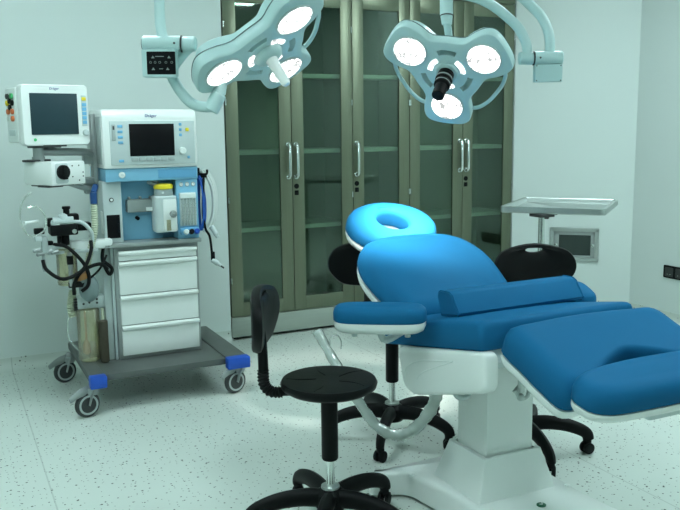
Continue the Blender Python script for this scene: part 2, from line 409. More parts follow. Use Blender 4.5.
# ------------------------------------------------------------------ wall cabinets
DW = .4714; X0 = 1.730
def cab_unit(i0, nd, label, hinges, handles, locks):
    xa = X0 + DW * i0; xb = xa + DW * nd
    t = thing('storage_cabinet', label, 'cabinet', ((xa + xb) / 2, WY, 0), 0, 'tall steel cabinets along the back wall')
    g = .003
    mb = MB()
    mb.bx(xa + g, xa + .02, WY + .022, WY + .45, .165, 2.5); mb.bx(xb - .02, xb - g, WY + .022, WY + .45, .165, 2.5)
    mb.bx(xa + g, xb - g, WY + .44, WY + .46, .165, 2.5); mb.bx(xa + g, xb - g, WY + .022, WY + .45, .165, .185); mb.bx(xa + g, xb - g, WY + .022, WY + .45, 2.35, 2.5)
    mb.build('carcass', 'steel_in', t)
    MB().bx(xa + g, xb - g, WY, WY + .022, 2.366, 2.61, .002).build('header', 'steel', t)
    mb = MB(); mb.bx(xa + .001, xb - .001, WY + .004, WY + .024, .022, .160, .002); mb.build('plinth', 'plinth', t)
    mb = MB()
    for x in (xa + .04, xb - .04): mb.cyl((x, WY + .05, 0), (x, WY + .05, .03), .016)
    mb.bx(xa + .01, xb - .01, WY + .07, WY + .09, 0, .03); mb.build('foot', 'dark', t)  # near-black feet and strip make the gap under the plinth dark
    for z in (.765, 1.295, 1.815):
        mb = MB(); mb.bx(xa + .022, xb - .022, WY + .075, WY + .43, z - .012, z + .003); mb.bx(xa + .022, xb - .022, WY + .065, WY + .08, z - .026, z + .004, .002)
        mb.build('shelf', 'shelf', t)
    for k in range(nd):
        a = xa + DW * k + .002; b = a + DW - .004
        mb = MB(); st = .088
        mb.bx(a, a + st, WY, WY + .02, .166, 2.36, .002); mb.bx(b - st, b, WY, WY + .02, .166, 2.36, .002)
        mb.bx(a + st - .001, b - st + .001, WY, WY + .02, .166, .262, .002); mb.bx(a + st - .001, b - st + .001, WY, WY + .02, 2.262, 2.36, .002)
        dr = mb.build('door', 'steel', t)
        MB().bx(a + st - .004, b - st + .004, WY + .009, WY + .013, .258, 2.266).build('glass_pane', 'glass', dr)
        hx = (b - .027) if handles[k] == 'R' else (a + .027)
        mb = MB(); mb.tube([(hx, WY, 1.335), (hx, WY - .028, 1.335), (hx, WY - .036, 1.325), (hx, WY - .036, 1.123), (hx, WY - .028, 1.113), (hx, WY, 1.113)], .0115, 12, sm=0)
        for z in (1.335, 1.113): mb.cyl((hx, WY - .004, z), (hx, WY + .001, z), .017)
        mb.build('handle', 'chrome', dr)
        if locks[k]:
            mb = MB(); mb.cyl((hx, WY - .008, 1.047), (hx, WY + .002, 1.047), .018, bev=.003); mb.bx(hx - .015, hx + .015, WY - .006, WY + .002, .985, 1.018, .003); mb.cyl((hx + .004, WY - .012, 1.0), (hx + .004, WY, 1.0), .006)
            mb.build('lock', 'black', dr)
        sx = a - .002 if hinges[k] == 'L' else b + .002
        sx = min(max(sx, xa + .006), xb - .006)
        for z in (.42, .97, 1.62, 2.12):
            MB().cyl((sx, WY - .004, z - .02), (sx, WY - .004, z + .02), .005, n=10).build('hinge', 'chrome', dr)
    return t
cab_unit(0, 2, 'tall two door steel cabinet at the left end of the row, behind the machine', 'LR', 'RL', (0, 1))
cab_unit(2, 1, 'narrow single door steel cabinet in the middle of the row, right behind the headrest', 'R', 'L', (1,))
cab_unit(3, 2, 'tall steel cabinet with two glass doors, at the right end beside the angled wall', 'LR', 'RL', (0, 1))

# ------------------------------------------------------------------ wall hatch and socket
def on_corner(s_, z, n=0.):   # metres along the chamfer from its left end
    k = 1 / math.sqrt(2); return V((KX + s_ * k - n * k, WY - s_ * k - n * k, z))
mC = Mx((V((1, -1, 0)).normalized(), V((0, 0, 1)), V((-1, -1, 0)).normalized())).transposed().to_4x4()
hc = on_corner(.482, .517); mC.translation = hc
t = thing('wall_hatch', 'steel framed dark window hatch set low in the angled corner wall', 'wall hatch', hc)
W2, H2 = .185, .131
mb = MB()
for a, b, c_, e in ((-W2, W2, H2 - .028, H2), (-W2, W2, -H2, -H2 + .028), (-W2, -W2 + .03, -H2, H2), (W2 - .03, W2, -H2, H2)): mb.bx(a, b, c_, e, 0, .018, .003, m=mC)
mb.build('frame', 'stainless', t)
mb = MB()
for a, b, c_, e in ((-W2 + .03, W2 - .03, .075, .103), (-W2 + .03, W2 - .03, -.103, -.085), (-W2 + .03, -.115, -.103, .103), (.125, W2 - .03, -.103, .103)): mb.bx(a, b, c_, e, 0, .008, .002, m=mC)
mb.build('inner_frame', 'mgrey', t)
MB().bx(-.116, .126, -.087, .077, 0, .004, m=mC).build('glass_pane', 'hatchglass', t)
for x in (-.136, .14): MB().lathe([(.013, 0.008), (.013, .016), (.009, .019)], mC @ T(x, -.005, 0), 16).build('latch', 'chrome', t)

t = thing('wall_socket', 'black double power socket plate low on the right wall', 'wall socket', (XR, 4.15, .376))
mS = Mx((V((0, -1, 0)), V((0, 0, 1)), V((-1, 0, 0)))).transposed().to_4x4(); mS.translation = (XR, 4.15, .376)
mb = MB(); mb.slab(rrect(.30, .092, .008), [(0, 0), (0, .008), (.003, .011)], m=mS); mb.build('plate', 'black', t)
for k in (-.095, 0, .095):
    mb = MB(); mb.slab(rrect(.075, .07, .006), [(0, .0105), (0, .012), (.002, .014)], m=mS @ T(k, 0, 0)); so = mb.build('outlet', 'blk2', t)
    mb = MB()
    for a, b in ((-.012, -.016), (.012, -.016)): mb.bx(k + a - .004, k + a + .004, b - .003, b + .003, .0138, .0145, m=mS)
    mb.build('contact', 'chrome', so)

# ------------------------------------------------------------------ anaesthesia machine
ax, ay = 1.0, 4.55
t = thing('anaesthesia_machine', 'grey and pale blue wheeled hospital machine with black screen and four white drawers', 'medical machine', (ax, ay, 0))
AM = t
mb = MB()
mb.bx(.685, 1.335, 4.19, 4.93, .172, .206, .004); mb.build('base_plate', 'base', t)
for x0, x1 in ((.608, .685), (1.335, 1.455)):
    rl = MB().bx(x0, x1, 4.17, 4.95, .168, .212, .008).build('side_rail', 'base', t)
    MB().bx(x0 - .004, x1 + .004, 4.14, 4.20, .150, .214, .008).build('corner_bumper', 'bumper', rl)
def caster(x, y, par, aim=(.28, -.96), pedal=True):
    a = V((*aim, 0)).normalized(); side = V((a.y, -a.x, 0)) * -1     # side points to picture right
    ctr = V((x, y, .066))
    mb = MB(); mb.lathe([(.05, -.016), (.061, -.014), (.066, -.006), (.066, .006), (.061, .014), (.05, .016)], frame(ctr, a), 28)
    w = mb.build('wheel', 'tyre', par)
    mb = MB()
    for q in (.0165,): 
        mb.lathe([(.051, q - .004), (.051, q + .001), (.041, q + .0015), (.041, q - .004)], frame(ctr, a), 28, mi=0)
        mb.lathe([(.041, q - .003), (.036, q + .001), (.012, q + .002), (.006, q + .003)], frame(ctr, a), 24, mi=1)
    mb.build('wheel_hub', ['grey', 'tyre'], w)
    mb = MB(); top = V((x + side.x * .028, y + side.y * .028, .15))
    for sg in (1, -1):
        off = a * (.025 * sg)
        mb.tube([top + off * .9 + V((0, 0, -.004)), ctr + off + side * .016 + V((0, 0, .05)), ctr + off], lambda q: .024 - .008 * q, 10, flat=.28, sm=4)
    mb.lathe([(.030, -.035), (.034, -.02), (.034, .0), (.02, .006), (.014, .022)], T(*top), 20)
    mb.build('fork', 'mgrey', w)
    if pedal:
        pd = side * -1 + a * .25
        mb = MB(); mb.tube([top + V((0, 0, -.012)), top + pd * .07 + V((0, 0, -.012)), top + pd * .135 + V((0, 0, -.034))], lambda q: .030 - .016 * q, 8, flat=.25, sm=5)
        mb.build('brake_pedal', 'mgrey', w)
for x, y in ((.590, 4.185), (.570, 4.85), (1.385, 4.20), (1.385, 4.86)): caster(x, y, t)
# drawer cabinet
mb = MB(); mb.bx(.808, 1.272, 4.435, 4.86, .206, .826, .004)
mb.build('drawer_cabinet', 'mgrey', t)
mb = MB(); mb.bx(.752, .790, 4.46, 4.86, .206, .84, .004); mb.bx(.792, .807, 4.445, 4.86, .206, .835, .003); mb.build('side_column', 'lgrey', t)
for z0, z1 in ((.752, .806), (.566, .748), (.399, .562), (.228, .395)):
    dr = MB().bx(.828, 1.256, 4.418, 4.46, z0, z1 - .012, .004).build('drawer', 'wenamel', t)
    mb = MB(); mb.loops([[(x, 4.42 + a, z1 + b) for a, b in ((0, 0), (-.016, -.003), (-.020, -.010), (-.018, -.020), (0, -.028))] for x in (.828, 1.256)]); mb.build('drawer_handle', 'wenamel', dr)
mb = MB(); mb.bx(.755, 1.285, 4.40, 4.90, .828, .850, .005); mb.build('worktop', 'mgrey', t)
# upper body
mb = MB(); mb.bx(.772, 1.275, 4.53, 4.90, .850, 1.178, .004); mb.build('rear_housing', 'grey', t)
MB().bx(.868, 1.158, 4.518, 4.532, .850, 1.178, .002).build('back_panel', 'lblue', t)
md = MB().bx(.768, .866, 4.44, 4.88, .850, 1.178, .005).build('absorber_module', 'lgrey', t)
mb = MB(); mb.bx(.782, .852, 4.437, 4.445, .876, 1.002, .003); mb.bx(.84, .848, 4.434, 4.446, .905, .955, .002); mb.build('black_recess_plate', 'screen', md)  # flat black plate; the dark of the recess is put in as colour
mb = MB(); mb.lathe([(.012, 0), (.012, .006), (.008, .007)], frame((.812, 4.441, 1.082), (0, -1, 0)), 18); mb.lathe([(.008, .006), (.007, .0085)], frame((.812, 4.441, 1.082), (0, -1, 0)), 18, mi=1); mb.build('gauge', ['blk2', 'white'], md)
MB().bx(.762, .768, 4.46, 4.50, .90, 1.02, .002).build('latch_bar', 'white', md)
fl = MB().bx(1.158, 1.278, 4.418, 4.88, .850, 1.178, .005).build('flowmeter_block', 'lblue', t)
mb = MB(); mb.bx(1.172, 1.266, 4.412, 4.42, .92, 1.105, .003); mb.build('tube_backplate', 'lgrey', fl)
mb = MB()
for k in range(5): mb.cyl((1.184 + .0175 * k, 4.409, .925), (1.184 + .0175 * k, 4.409, 1.08), .0045, n=10)
mb.build('flow_tubes', 'clear', fl)
mb = MB()
for k in range(5):
    for z in range(6): mb.bx(1.190 + .0175 * k, 1.1955 + .0175 * k, 4.4105, 4.4125, .94 + z * .02, .943 + z * .02)
mb.build('scale_marks', 'grey', fl)
mb = MB(); mb.bx(1.174, 1.264, 4.402, 4.414, 1.072, 1.102, .006); mb.build('label_strip', 'white', fl)
for k in range(3):
    mb = MB(); fm = frame((1.185 + .034 * k, 4.418, 1.150), (0, -1, 0)); mb.lathe([(.012, -.002), (.012, .003), (.010, .0045)], fm, 18, mi=0); mb.lathe([(.009, .004), (.0085, .005)], fm, 16, mi=1); mb.bx(1.184 + .034 * k, 1.186 + .034 * k, 4.4115, 4.4135, 1.149, 1.157, mi=0)
    mb.build('pressure_gauge', ['mgrey', 'white'], fl)
mb = MB(); mb.bx(1.166, 1.274, 4.385, 4.42, .872, .912, .010); mb.build('knob_housing', 'lblue2', fl)
for k, mm in enumerate(('white', 'black', 'bumper')):
    mb = MB(); mb.lathe([(.015, 0), (.014, .022), (.010, .026)], frame((1.195 + .030 * k, 4.388, .890), (-.1, -1, .25)), 18); mb.build('flow_knob', mm, fl)
# vaporizer on its bar
br = MB().bx(.90, 1.04, 4.47, 4.52, 1.005, 1.075, .006).build('mounting_bar', 'mgrey', t)
mb = MB()
for x in (.915, .975, 1.03): mb.bx(x - .006, x + .006, 4.475, 4.50, 1.07, 1.09, .003)
mb.bx(1.0, 1.05, 4.464, 4.47, 1.01, 1.03, mi=1); mb.build('bar_clip', ['mgrey', 'white'], br)
MB().cyl((.955, 4.52, .975), (.965, 4.50, .965), .010, n=12, bev=.003).build('port', 'black', t)
vx, vy = 1.095, 4.452
mb = MB(); mb.slab(rrect(.122, .125, .03), [(.006, .895), (0, .902), (0, 1.085), (.006, 1.092)], m=T(vx, vy, 0)); vp = mb.build('vaporizer', 'lgrey', t)
mb = MB(); mb.lathe([(.050, 1.090), (.052, 1.095), (.050, 1.125), (.044, 1.130)], T(vx, vy, 0), 28); mb.build('neck', 'grey', vp)
mb = MB(); mb.lathe([(.048, 1.128), (.053, 1.131), (.053, 1.149), (.048, 1.155), (.02, 1.157)], T(vx, vy, 0), 30); mb.build('yellow_dial', 'yellow', vp)
mb = MB(); mb.bx(vx - .022, vx + .052, 4.378, 4.392, .90, 1.075, .005); mb.build('front_cover', 'white', vp)
mb = MB(); mb.bx(vx - .008, vx + .016, 4.374, 4.38, .905, .965, .002); mb.build('sight_glass', 'cream', vp)
mb = MB(); mb.lathe([(.02, 0), (.02, .012), (.015, .018)], frame((vx + .03, 4.378, .995), (0, -1, 0)), 20); mb.lathe([(.006, .017), (.005, .026)], frame((vx + .03, 4.378, .995), (0, -1, 0)), 12); mb.build('fill_knob', 'mgrey', vp)
mb = MB(); mb.lathe([(.007, 0), (.006, .003)], frame((vx - .015, vy - .05, 1.11), (0, -1, 0)), 12); mb.build('dial_mark', 'white', vp)
mb = MB(); mb.bx(1.03, 1.07, 4.45, 4.52, 1.158, 1.178, .004); mb.cyl((1.02, 4.48, 1.168), (1.06, 4.44, 1.15), .012); mb.build('vaporizer_lock', 'mgrey', vp)
# header band
hb = MB().bx(.782, 1.278, 4.405, 4.88, 1.178, 1.246, .005).build('header_band', 'lblue', t)
MB().bx(1.06, 1.27, 4.402, 4.41, 1.188, 1.236, .002).build('header_inlay', 'lblue2', hb)
mb = MB(); mb.lathe([(.017, 0), (.017, .006), (.013, .009)], frame((.868, 4.405, 1.213), (0, -1, 0)), 22); mb.lathe([(.008, .008), (.008, .010)], frame((.868, 4.405, 1.213), (0, -1, 0)), 16, mi=1); mb.build('round_button', ['white', 'lgrey'], hb)
# control head with screen
mb = MB()
prof = [(4.40, 1.258), (4.392, 1.262), (4.388, 1.30), (4.388, 1.52), (4.394, 1.548), (4.42, 1.566), (4.70, 1.566), (4.86, 1.54), (4.88, 1.50), (4.88, 1.258)]
mb.loops([[(x, a[0], a[1]) for a in prof] for x in (.775, 1.276)])
bmesh.ops.bevel(mb.bm, geom=[e for e in mb.bm.edges if abs(e.verts[0].co.x - e.verts[1].co.x) < 1e-6], offset=.010, segments=3, affect='EDGES', profile=.5)
ch = mb.build('control_head', 'wenamel', t, ang=50); ch.location.z = -.011
MB().bx(.7715, .777, 4.43, 4.86, 1.28, 1.53, .003).build('side_panel', 'grey', ch)
_l0 = len(ch.children)
MB().bx(.812, 1.262, 4.383, 4.39, 1.276, 1.505, .003).build('fascia', 'lgrey', ch)
MB().bx(.912, 1.150, 4.380, 4.386, 1.322, 1.490, .002).build('screen', 'screen', ch)
for k in range(6):
    x = .918 + k * .039; MB().bx(x, x + .035, 4.379, 4.386, 1.294, 1.315, .002).build('soft_key', 'grey', ch)
for z in (1.478, 1.450, 1.422, 1.394, 1.298): MB().bx(.852, .878, 4.379, 4.386, z - .007, z + .007, .002).build('side_key', 'btn', ch)
MB().bx(.822, .842, 4.380, 4.386, 1.405, 1.488, .002).build('indicator_strip', 'grey', ch)
MB().bx(.827, .837, 4.379, 4.386, 1.46, 1.48, .002).build('indicator_window', 'blk2', ch)
for z in (1.486, 1.458, 1.430): MB().box((1.185, 4.382, z), (.015, .006, .015), .002).build('side_key', 'btn', ch)
MB().box((1.222, 4.382, 1.458), (.019, .006, .019), .003).build('yellow_key', 'yellow', ch)
MB().box((1.225, 4.382, 1.310), (.014, .006, .014), .002).build('side_key', 'btn', ch)
mb = MB(); mb.lathe([(.020, 0), (.019, .014), (.014, .018)], frame((1.192, 4.384, 1.345), (0, -1, 0)), 22); mb.build('rotary_knob', 'white', ch)
text('Dräger', .022, T(1.03, 4.3875, 1.532) @ RX(90), 'maker_name', 'ink', ch)
for o_ in ch.children: o_.location.z -= .011
# rail and arms at the left
mb = MB(); mb.bx(.748, .772, 4.56, 4.62, 1.165, 1.535, .004); mb.bx(.742, .749, 4.575, 4.605, 1.17, 1.53, .002); mb.build('equipment_rail', 'mgrey', t)
# breathing arm
ba = MB().bx(.585, .80, 4.40, 4.45, .865, .915, .010).build('breathing_system_arm', 'white', t)
mb = MB(); mb.bx(.47, .72, 4.38, 4.43, .855, .872, .005); mb.build('lower_arm', 'lgrey', ba)
mb = MB()
mb.bx(.485, .62, 4.34, 4.46, .955, 1.01, .008); mb.bx(.60, .70, 4.42, 4.50, .965, 1.005, .006); mb.bx(.41, .46, 4.37, 4.41, .965, .995, .006)
mb.bx(.475, .51, 4.36, 4.40, 1.00, 1.045, .006); mb.cyl((.575, 4.40, 1.0), (.575, 4.40, 1.09), .016); mb.lathe([(.02, 0), (.022, .006), (.02, .014)], T(.575, 4.40, 1.085), 16)
mb.cyl((.56, 4.40, .965), (.56, 4.40, .90), .022); mb.bx(.56, .635, 4.38, 4.44, 1.02, 1.06, .01); mb.bx(.45, .50, 4.38, 4.42, .905, .925, .004); mb.cyl((.53, 4.38, .95), (.53, 4.38, .915), .012)
mb.build('valve_block', 'black', ba)
for x, z in ((.515, 1.01), (.55, 1.035)):
    mb = MB(); mb.lathe([(.024, 0), (.026, .012), (.022, .024), (.010, .032)], T(x, 4.36, z), 20); mb.build('valve_dome', 'lgrey', ba)
mb = MB(); mb.cyl((.50, 4.355, 1.03), (.60, 4.355, 1.03), .02); mb.build('valve_tube', 'lgrey', ba)
MB().bx(.41, .445, 4.35, 4.40, .93, .96, .005).build('sensor_block', 'lgrey', ba)
mb = MB(); mb.bx(.44, .47, 4.35, 4.40, .865, .955, .005); mb.bx(.468, .54, 4.36, 4.41, .885, .905, .004); mb.build('bracket', 'grey', ba)
for x, z in ((.405, .885), (.42, .865), (.46, .875), (.49, .87)):
    mb = MB(); mb.cyl((x, 4.36, z), (x + .03, 4.36, z + .005), .010, n=12); mb.sphere((x, 4.36, z), .011, n=10); mb.build('chrome_fitting', 'mgrey', ba)
mb = MB(); mb.cyl((.447, 4.37, .87), (.447, 4.37, .775), .009); mb.lathe([(.012, 0), (.013, .02), (.012, .04)], T(.447, 4.37, .785), 12); mb.build('hose_barb', 'grey', ba)
mb = MB(); mb.cyl((.60, 4.345, .975), (.60, 4.33, .975), .012); mb.build('valve_screw', 'chrome', ba)
mb = MB(); mb.lathe([(.045, .655), (.052, .66), (.052, .845), (.046, .85)], T(.565, 4.43, 0), 24); mb.build('absorber_canister', 'cream', ba).location.z = .03
mb = MB(); mb.cyl((.575, 4.375, .685), (.575, 4.375, .86), .012, n=12, mi=0); mb.cyl((.575, 4.375, .80), (.575, 4.375, .845), .017, n=12, mi=1); mb.bx(.56, .66, 4.37, 4.40, .675, .705, .004, mi=1); mb.build('drain_pipe', ['mgrey', 'black'], ba)
mb = MB(); mb.corr([(.715, 4.40, 1.075), (.715, 4.40, 1.0), (.71, 4.40, .93), (.69, 4.40, .86), (.66, 4.40, .74)], .0165); mb.build('corrugated_hose', 'hosey', ba).location.z = .03
mb = MB(); mb.cyl((.715, 4.40, 1.07), (.715, 4.40, 1.135), .018, bev=.004); mb.cyl((.715, 4.40, 1.13), (.735, 4.44, 1.165), .015); mb.build('hose_connector', 'darkblue', ba).location.z = .03
mb = MB(); mb.tube([(.59, 4.38, 1.02), (.65, 4.38, 1.01), (.69, 4.38, .96), (.695, 4.39, .91)], .010); mb.build('sampling_hose', 'lgrey', ba)
for pts in ([(.44, 4.36, .79), (.455, 4.34, .74), (.53, 4.32, .69), (.63, 4.33, .73), (.68, 4.36, .82), (.685, 4.38, .87)],
            [(.50, 4.37, .865), (.56, 4.34, .85), (.63, 4.34, .77), (.66, 4.36, .70), (.655, 4.36, .64), (.62, 4.36, .61)],
            [(.765, 4.40, .71), (.72, 4.37, .745), (.63, 4.35, .72), (.585, 4.34, .66), (.58, 4.34, .60)],
            [(.765, 4.43, .86), (.745, 4.42, .76), (.775, 4.41, .68), (.79, 4.41, .71), (.75, 4.41, .75)]):
    mb = MB(); mb.tube(pts, .0095, 10); mb.build('black_hose', 'rubber', ba).location.z = .045
mb = MB(); mb.tube([(.66, 4.38, .71), (.72, 4.38, .76), (.765, 4.40, .83)], .006, 8); mb.build('thin_cable', 'black', ba)
mb = MB(); mb.sphere((.665, 4.40, .585), .07, sc=(.75, .6, 1.05), n=20); mb.cyl((.64, 4.39, .63), (.625, 4.38, .675), .026, .02); bg = mb.build("breathing_bag", "bag", ba)
mb = MB(); mb.cyl((.635, 4.385, .645), (.625, 4.38, .675), .030, n=16); mb.build('bag_neck', 'amber', bg)
ba.location.z = -.035; bg.location.z = .075
# suction jar
sj = MB().bx(.60, .755, 4.34, 4.42, .50, .565, .008).build('suction_bracket', 'lgrey', t)
for x, z in ((.63, .53), (.66, .535), (.70, .53), (.70, .55)):
    mb = MB(); mb.cyl((x, 4.341, z), (x, 4.336, z), .006, n=10); mb.build('bracket_screw', 'blk2', sj)
mb = MB()
for k in range(5): mb.bx(.582, .602, 4.35, 4.40, .495 + k * .014, .502 + k * .014)
mb.build('cooling_fins', 'blk2', sj)
mb = MB(); mb.lathe([(.050, .215), (.058, .222), (.060, .30), (.060, .49), (.055, .498)], T(.652, 4.36, 0), 26); mb.build('suction_jar', 'cream', sj)
mb = MB(); mb.cyl((.635, 4.35, .49), (.635, 4.35, .30), .006, mi=0); mb.lathe([(.008, .33), (.02, .30), (.022, .265), (.012, .25)], T(.635, 4.35, 0), 14, mi=0); mb.build('float', ['amber'], sj)
mb = MB(); mb.cyl((.718, 4.29, .212), (.718, 4.29, .44), .024, n=18, bev=.004); mb.build('granule_filter', 'mesh', sj)
mb = MB(); mb.cyl((.722, 4.32, .212), (.722, 4.32, .50), .008); mb.build('upright_rod', 'hosey', sj)
mb = MB(); mb.corr([(.585, 4.38, .60), (.57, 4.38, .52), (.575, 4.38, .46)], .02); mb.build('corrugated_hose', 'hosey', sj)
mb = MB(); mb.tube([(.57, 4.38, .50), (.545, 4.37, .42), (.55, 4.36, .34), (.60, 4.33, .27)], .004, 8); mb.build('thin_clear_tube', 'clear', sj)
mb = MB(); mb.tube([(.40, 4.30, 1.15), (.355, 4.30, 1.10), (.345, 4.30, 1.0), (.385, 4.30, .935), (.45, 4.31, .955), (.465, 4.33, 1.02), (.43, 4.32, 1.075), (.38, 4.31, 1.075)], .0045, 8); mb.build('clear_tube_loop', 'clear', ba)
mb = MB(); mb.cyl((.36, 4.30, 1.0), (.43, 4.36, 1.0), .008); mb.build('white_adapter', 'white', ba)

sj.location = (.012, .13, 0)
# hose coils hung on the right flank
hk = MB(); hk.bx(1.278, 1.31, 4.47, 4.50, 1.16, 1.235, .005); hk.bx(1.30, 1.345, 4.455, 4.475, 1.18, 1.205, .004); hk.tube([(1.30, 4.46, 1.20), (1.34, 4.45, 1.20), (1.345, 4.45, 1.225)], .007); hk.build('hose_hook', 'black', AM)
def coil(pts, r, loops, dx, dy, name, m, label, cat):
    mb = MB(); P = []
    for k in range(loops):
        for q in pts: P.append((q[0] + dx * (k - loops / 2) + random.uniform(-.003, .003), q[1] + dy * (k - loops / 2), q[2] + random.uniform(-.006, .006)))
    P.append(P[0]); mb.tube(P, r, 8, sm=5); o = mb.build(name, m); tag(o, label, cat); return o
coil([(1.304, 4.46, 1.185), (1.318, 4.45, 1.13), (1.321, 4.44, 1.03), (1.312, 4.44, .93), (1.300, 4.45, .895), (1.295, 4.46, .95), (1.298, 4.47, 1.08)], .0056, 9, .0028, .006, 'blue_hose_coil', 'hoseb', 'coiled blue gas hose hung on the flank of the wheeled machine', 'hose')
coil([(1.345, 4.54, 1.215), (1.395, 4.53, 1.15), (1.408, 4.52, 1.04), (1.390, 4.52, .93), (1.350, 4.53, .88), (1.335, 4.54, .95), (1.335, 4.55, 1.10)], .0085, 5, .006, .008, 'white_hose_coil', 'hosew', 'coiled white gas hose hung outside the blue one on the machine', 'hose')
t = thing('black_gas_hose', 'black hose end with white plug dangling below the coiled hoses', 'hose', (1.34, 4.42, .9))
mb = MB(); mb.tube([(1.318, 4.425, 1.19), (1.303, 4.418, 1.0), (1.312, 4.41, .90), (1.335, 4.41, .85), (1.345, 4.41, .74)], .007, 8); mb.build('hose', 'rubber', t)
mb = MB(); mb.cyl((1.352, 4.42, .765), (1.352, 4.42, .715), .012, bev=.003); mb.build('ferrule', 'black', t)
mb = MB(); mb.cyl((1.345, 4.42, .72), (1.378, 4.41, .695), .015, bev=.003); mb.cyl((1.375, 4.411, .697), (1.392, 4.406, .683), .009); mb.build('plug', 'lgrey', t)
mb = MB(); mb.cyl((1.392, 4.406, .683), (1.408, 4.40, .670), .005); mb.build('plug_pin', 'blk2', t)
mb = MB(); mb.cyl((1.36, 4.46, .905), (1.385, 4.44, .855), .015, bev=.003); mb.cyl((1.385, 4.44, .855), (1.39, 4.438, .84), .012); o = mb.build('gas_probe', 'lgrey', t); o['label'] = 'grey probe at the end of the white hose'

# ------------------------------------------------------------------ patient monitor + gas module
pm0 = V((.383, 4.33, 1.375)); t = thing('patient_monitor', 'white patient monitor with dark screen on an arm beside the machine', 'monitor', pm0, 14)
mM = WM(t)
Wm, Hm, Dm = .345, .302, .20
mb = MB(); mb.slab(rrect(Wm, Hm, .022, cx=Wm / 2, cy=Hm / 2), [(.012, 0), (0, .010), (0, .045), (.006, .055)], m=mM @ RX(90) @ T(0, 0, -.05)); bz = mb.build('bezel', 'wenamel', t)
mb = MB(); mb.bx(-.006, Wm - .03, .05, Dm, .015, Hm - .015, .012, m=mM); mb.build('rear_case', 'white', t)
MB().bx(.044, .284, -.0095, -.004, .055, .258, .002, m=mM).build('screen', 'screen2', bz)
MB().bx(.305, .332, -.008, -.003, .095, .250, .003, m=mM).build('key_strip', 'lgrey', bz)
for k, (z, mm) in enumerate(((.232, 'yellow'), (.203, 'btn'), (.181, 'btn'), (.159, 'btn'), (.137, 'btn'), (.115, 'btn'))):
    MB().bx(.307, .330, -.0105, -.006, z - .009, z + .009, .002, m=mM).build('key', mm, bz)
mb = MB(); mb.lathe([(.017, 0), (.016, .012), (.011, .016)], mM @ T(.321, -.004, .062) @ RX(90), 20); mb.build('rotary_knob', 'lgrey', bz)
mb = MB(); mb.lathe([(.008, 0), (.007, .004)], mM @ T(.060, -.004, .030) @ RX(90), 16); mb.build('power_button', 'green', bz)
text('Dräger', .017, mM @ T(.17, -.0055, .281) @ RX(90), 'maker_name', 'ink', bz)
for i, (y, z, mm) in enumerate(((.09, .245, 'green'), (.15, .245, 'blk2'), (.085, .212, 'black'), (.155, .212, 'yellow'), (.12, .190, 'black'), (.09, .170, 'orange'), (.15, .170, 'orange'), (.09, .135, 'orange'), (.15, .135, 'white'), (.12, .222, 'black'))):
    mb = MB(); mb.lathe([(.014, 0), (.014, .010), (.009, .013)], mM @ T(-.006, y, z) @ RY(-90), 14); mb.build('connector', mm, t)
mb = MB(); mb.bx(-.010, -.005, .07, .16, .05, .08, .002, m=mM); mb.build('side_latch', 'lgrey', t)
mb = MB(); mb.bx(.06, .20, .02, .12, -.012, .006, .004, m=mM); mb.bx(.10, .22, .0, .03, -.006, .004, .002, m=mM); mb.build('mount_plate', 'blk2', t)
mb = MB(); mb.cyl(mM @ V((.10, .08, -.01)), mM @ V((.10, .08, -.075)), .026, mi=0); mb.cyl(mM @ V((.10, .08, -.055)), mM @ V((.10, .08, -.08)), .032, mi=0)
mb.tube([mM @ V((.10, .08, -.03)), mM @ V((.22, .10, -.035)), (.70, 4.52, 1.335), (.745, 4.58, 1.32)], .020, 10); mb.bx(.70, .752, 4.55, 4.62, 1.27, 1.35, .006); mb.build('support_arm', 'mgrey', t)

gm0 = V((.500, 4.27, 1.178)); t = thing('gas_module', 'white box with black dial port mounted beneath the patient monitor', 'medical module', gm0, 30)
mG = WM(t)
mb = MB(); mb.bx(0, .205, 0, .225, 0, .118, .008, m=mG); cs = mb.build('case', 'wenamel', t)
mb = MB(); mb.slab(rrect(.075, .10, .012), [(0, 0), (0, .004), (.003, .006)], m=mG @ T(.060, .002, .060) @ RX(90)); mb.lathe([(.036, .004), (.036, .018), (.028, .022)], mG @ T(.062, 0, .066) @ RX(90), 24, mi=1)
mb.bx(.050, .076, -.032, -.01, .030, .10, .006, m=mG, mi=1); mb.build('dial_port', ['lgrey', 'black'], cs)
mb = MB()
for x, z in ((.125, .095), (.125, .04), (.165, .095), (.165, .02), (.19, .06), (.19, .04)): mb.lathe([(.004, 0), (.003, .002)], mG @ T(x, 0, z) @ RX(90), 8)
mb.build('panel_screw', 'blk2', cs)
mb = MB(); mb.bx(.0, .09, .03, .12, -.010, .002, .004, m=mG); mb.bx(.02, .18, .06, .2, -.008, .002, .004, m=mG); mb.build('mount_plate', 'blk2', t)
MB().bx(-.03, .10, .13, .19, .116, .128, .004, m=mG).build('top_plate', 'blk2', t)
mb = MB(); mb.tube([mG @ V((.16, .12, .02)), (.70, 4.50, 1.18), (.745, 4.58, 1.165)], .016); mb.tube([mG @ V((.18, .1, .0)), (.68, 4.48, 1.15), (.745, 4.57, 1.14)], .014); mb.bx(.70, .752, 4.55, 4.62, 1.11, 1.20, .006); mb.build('support_arm', 'mgrey', t)

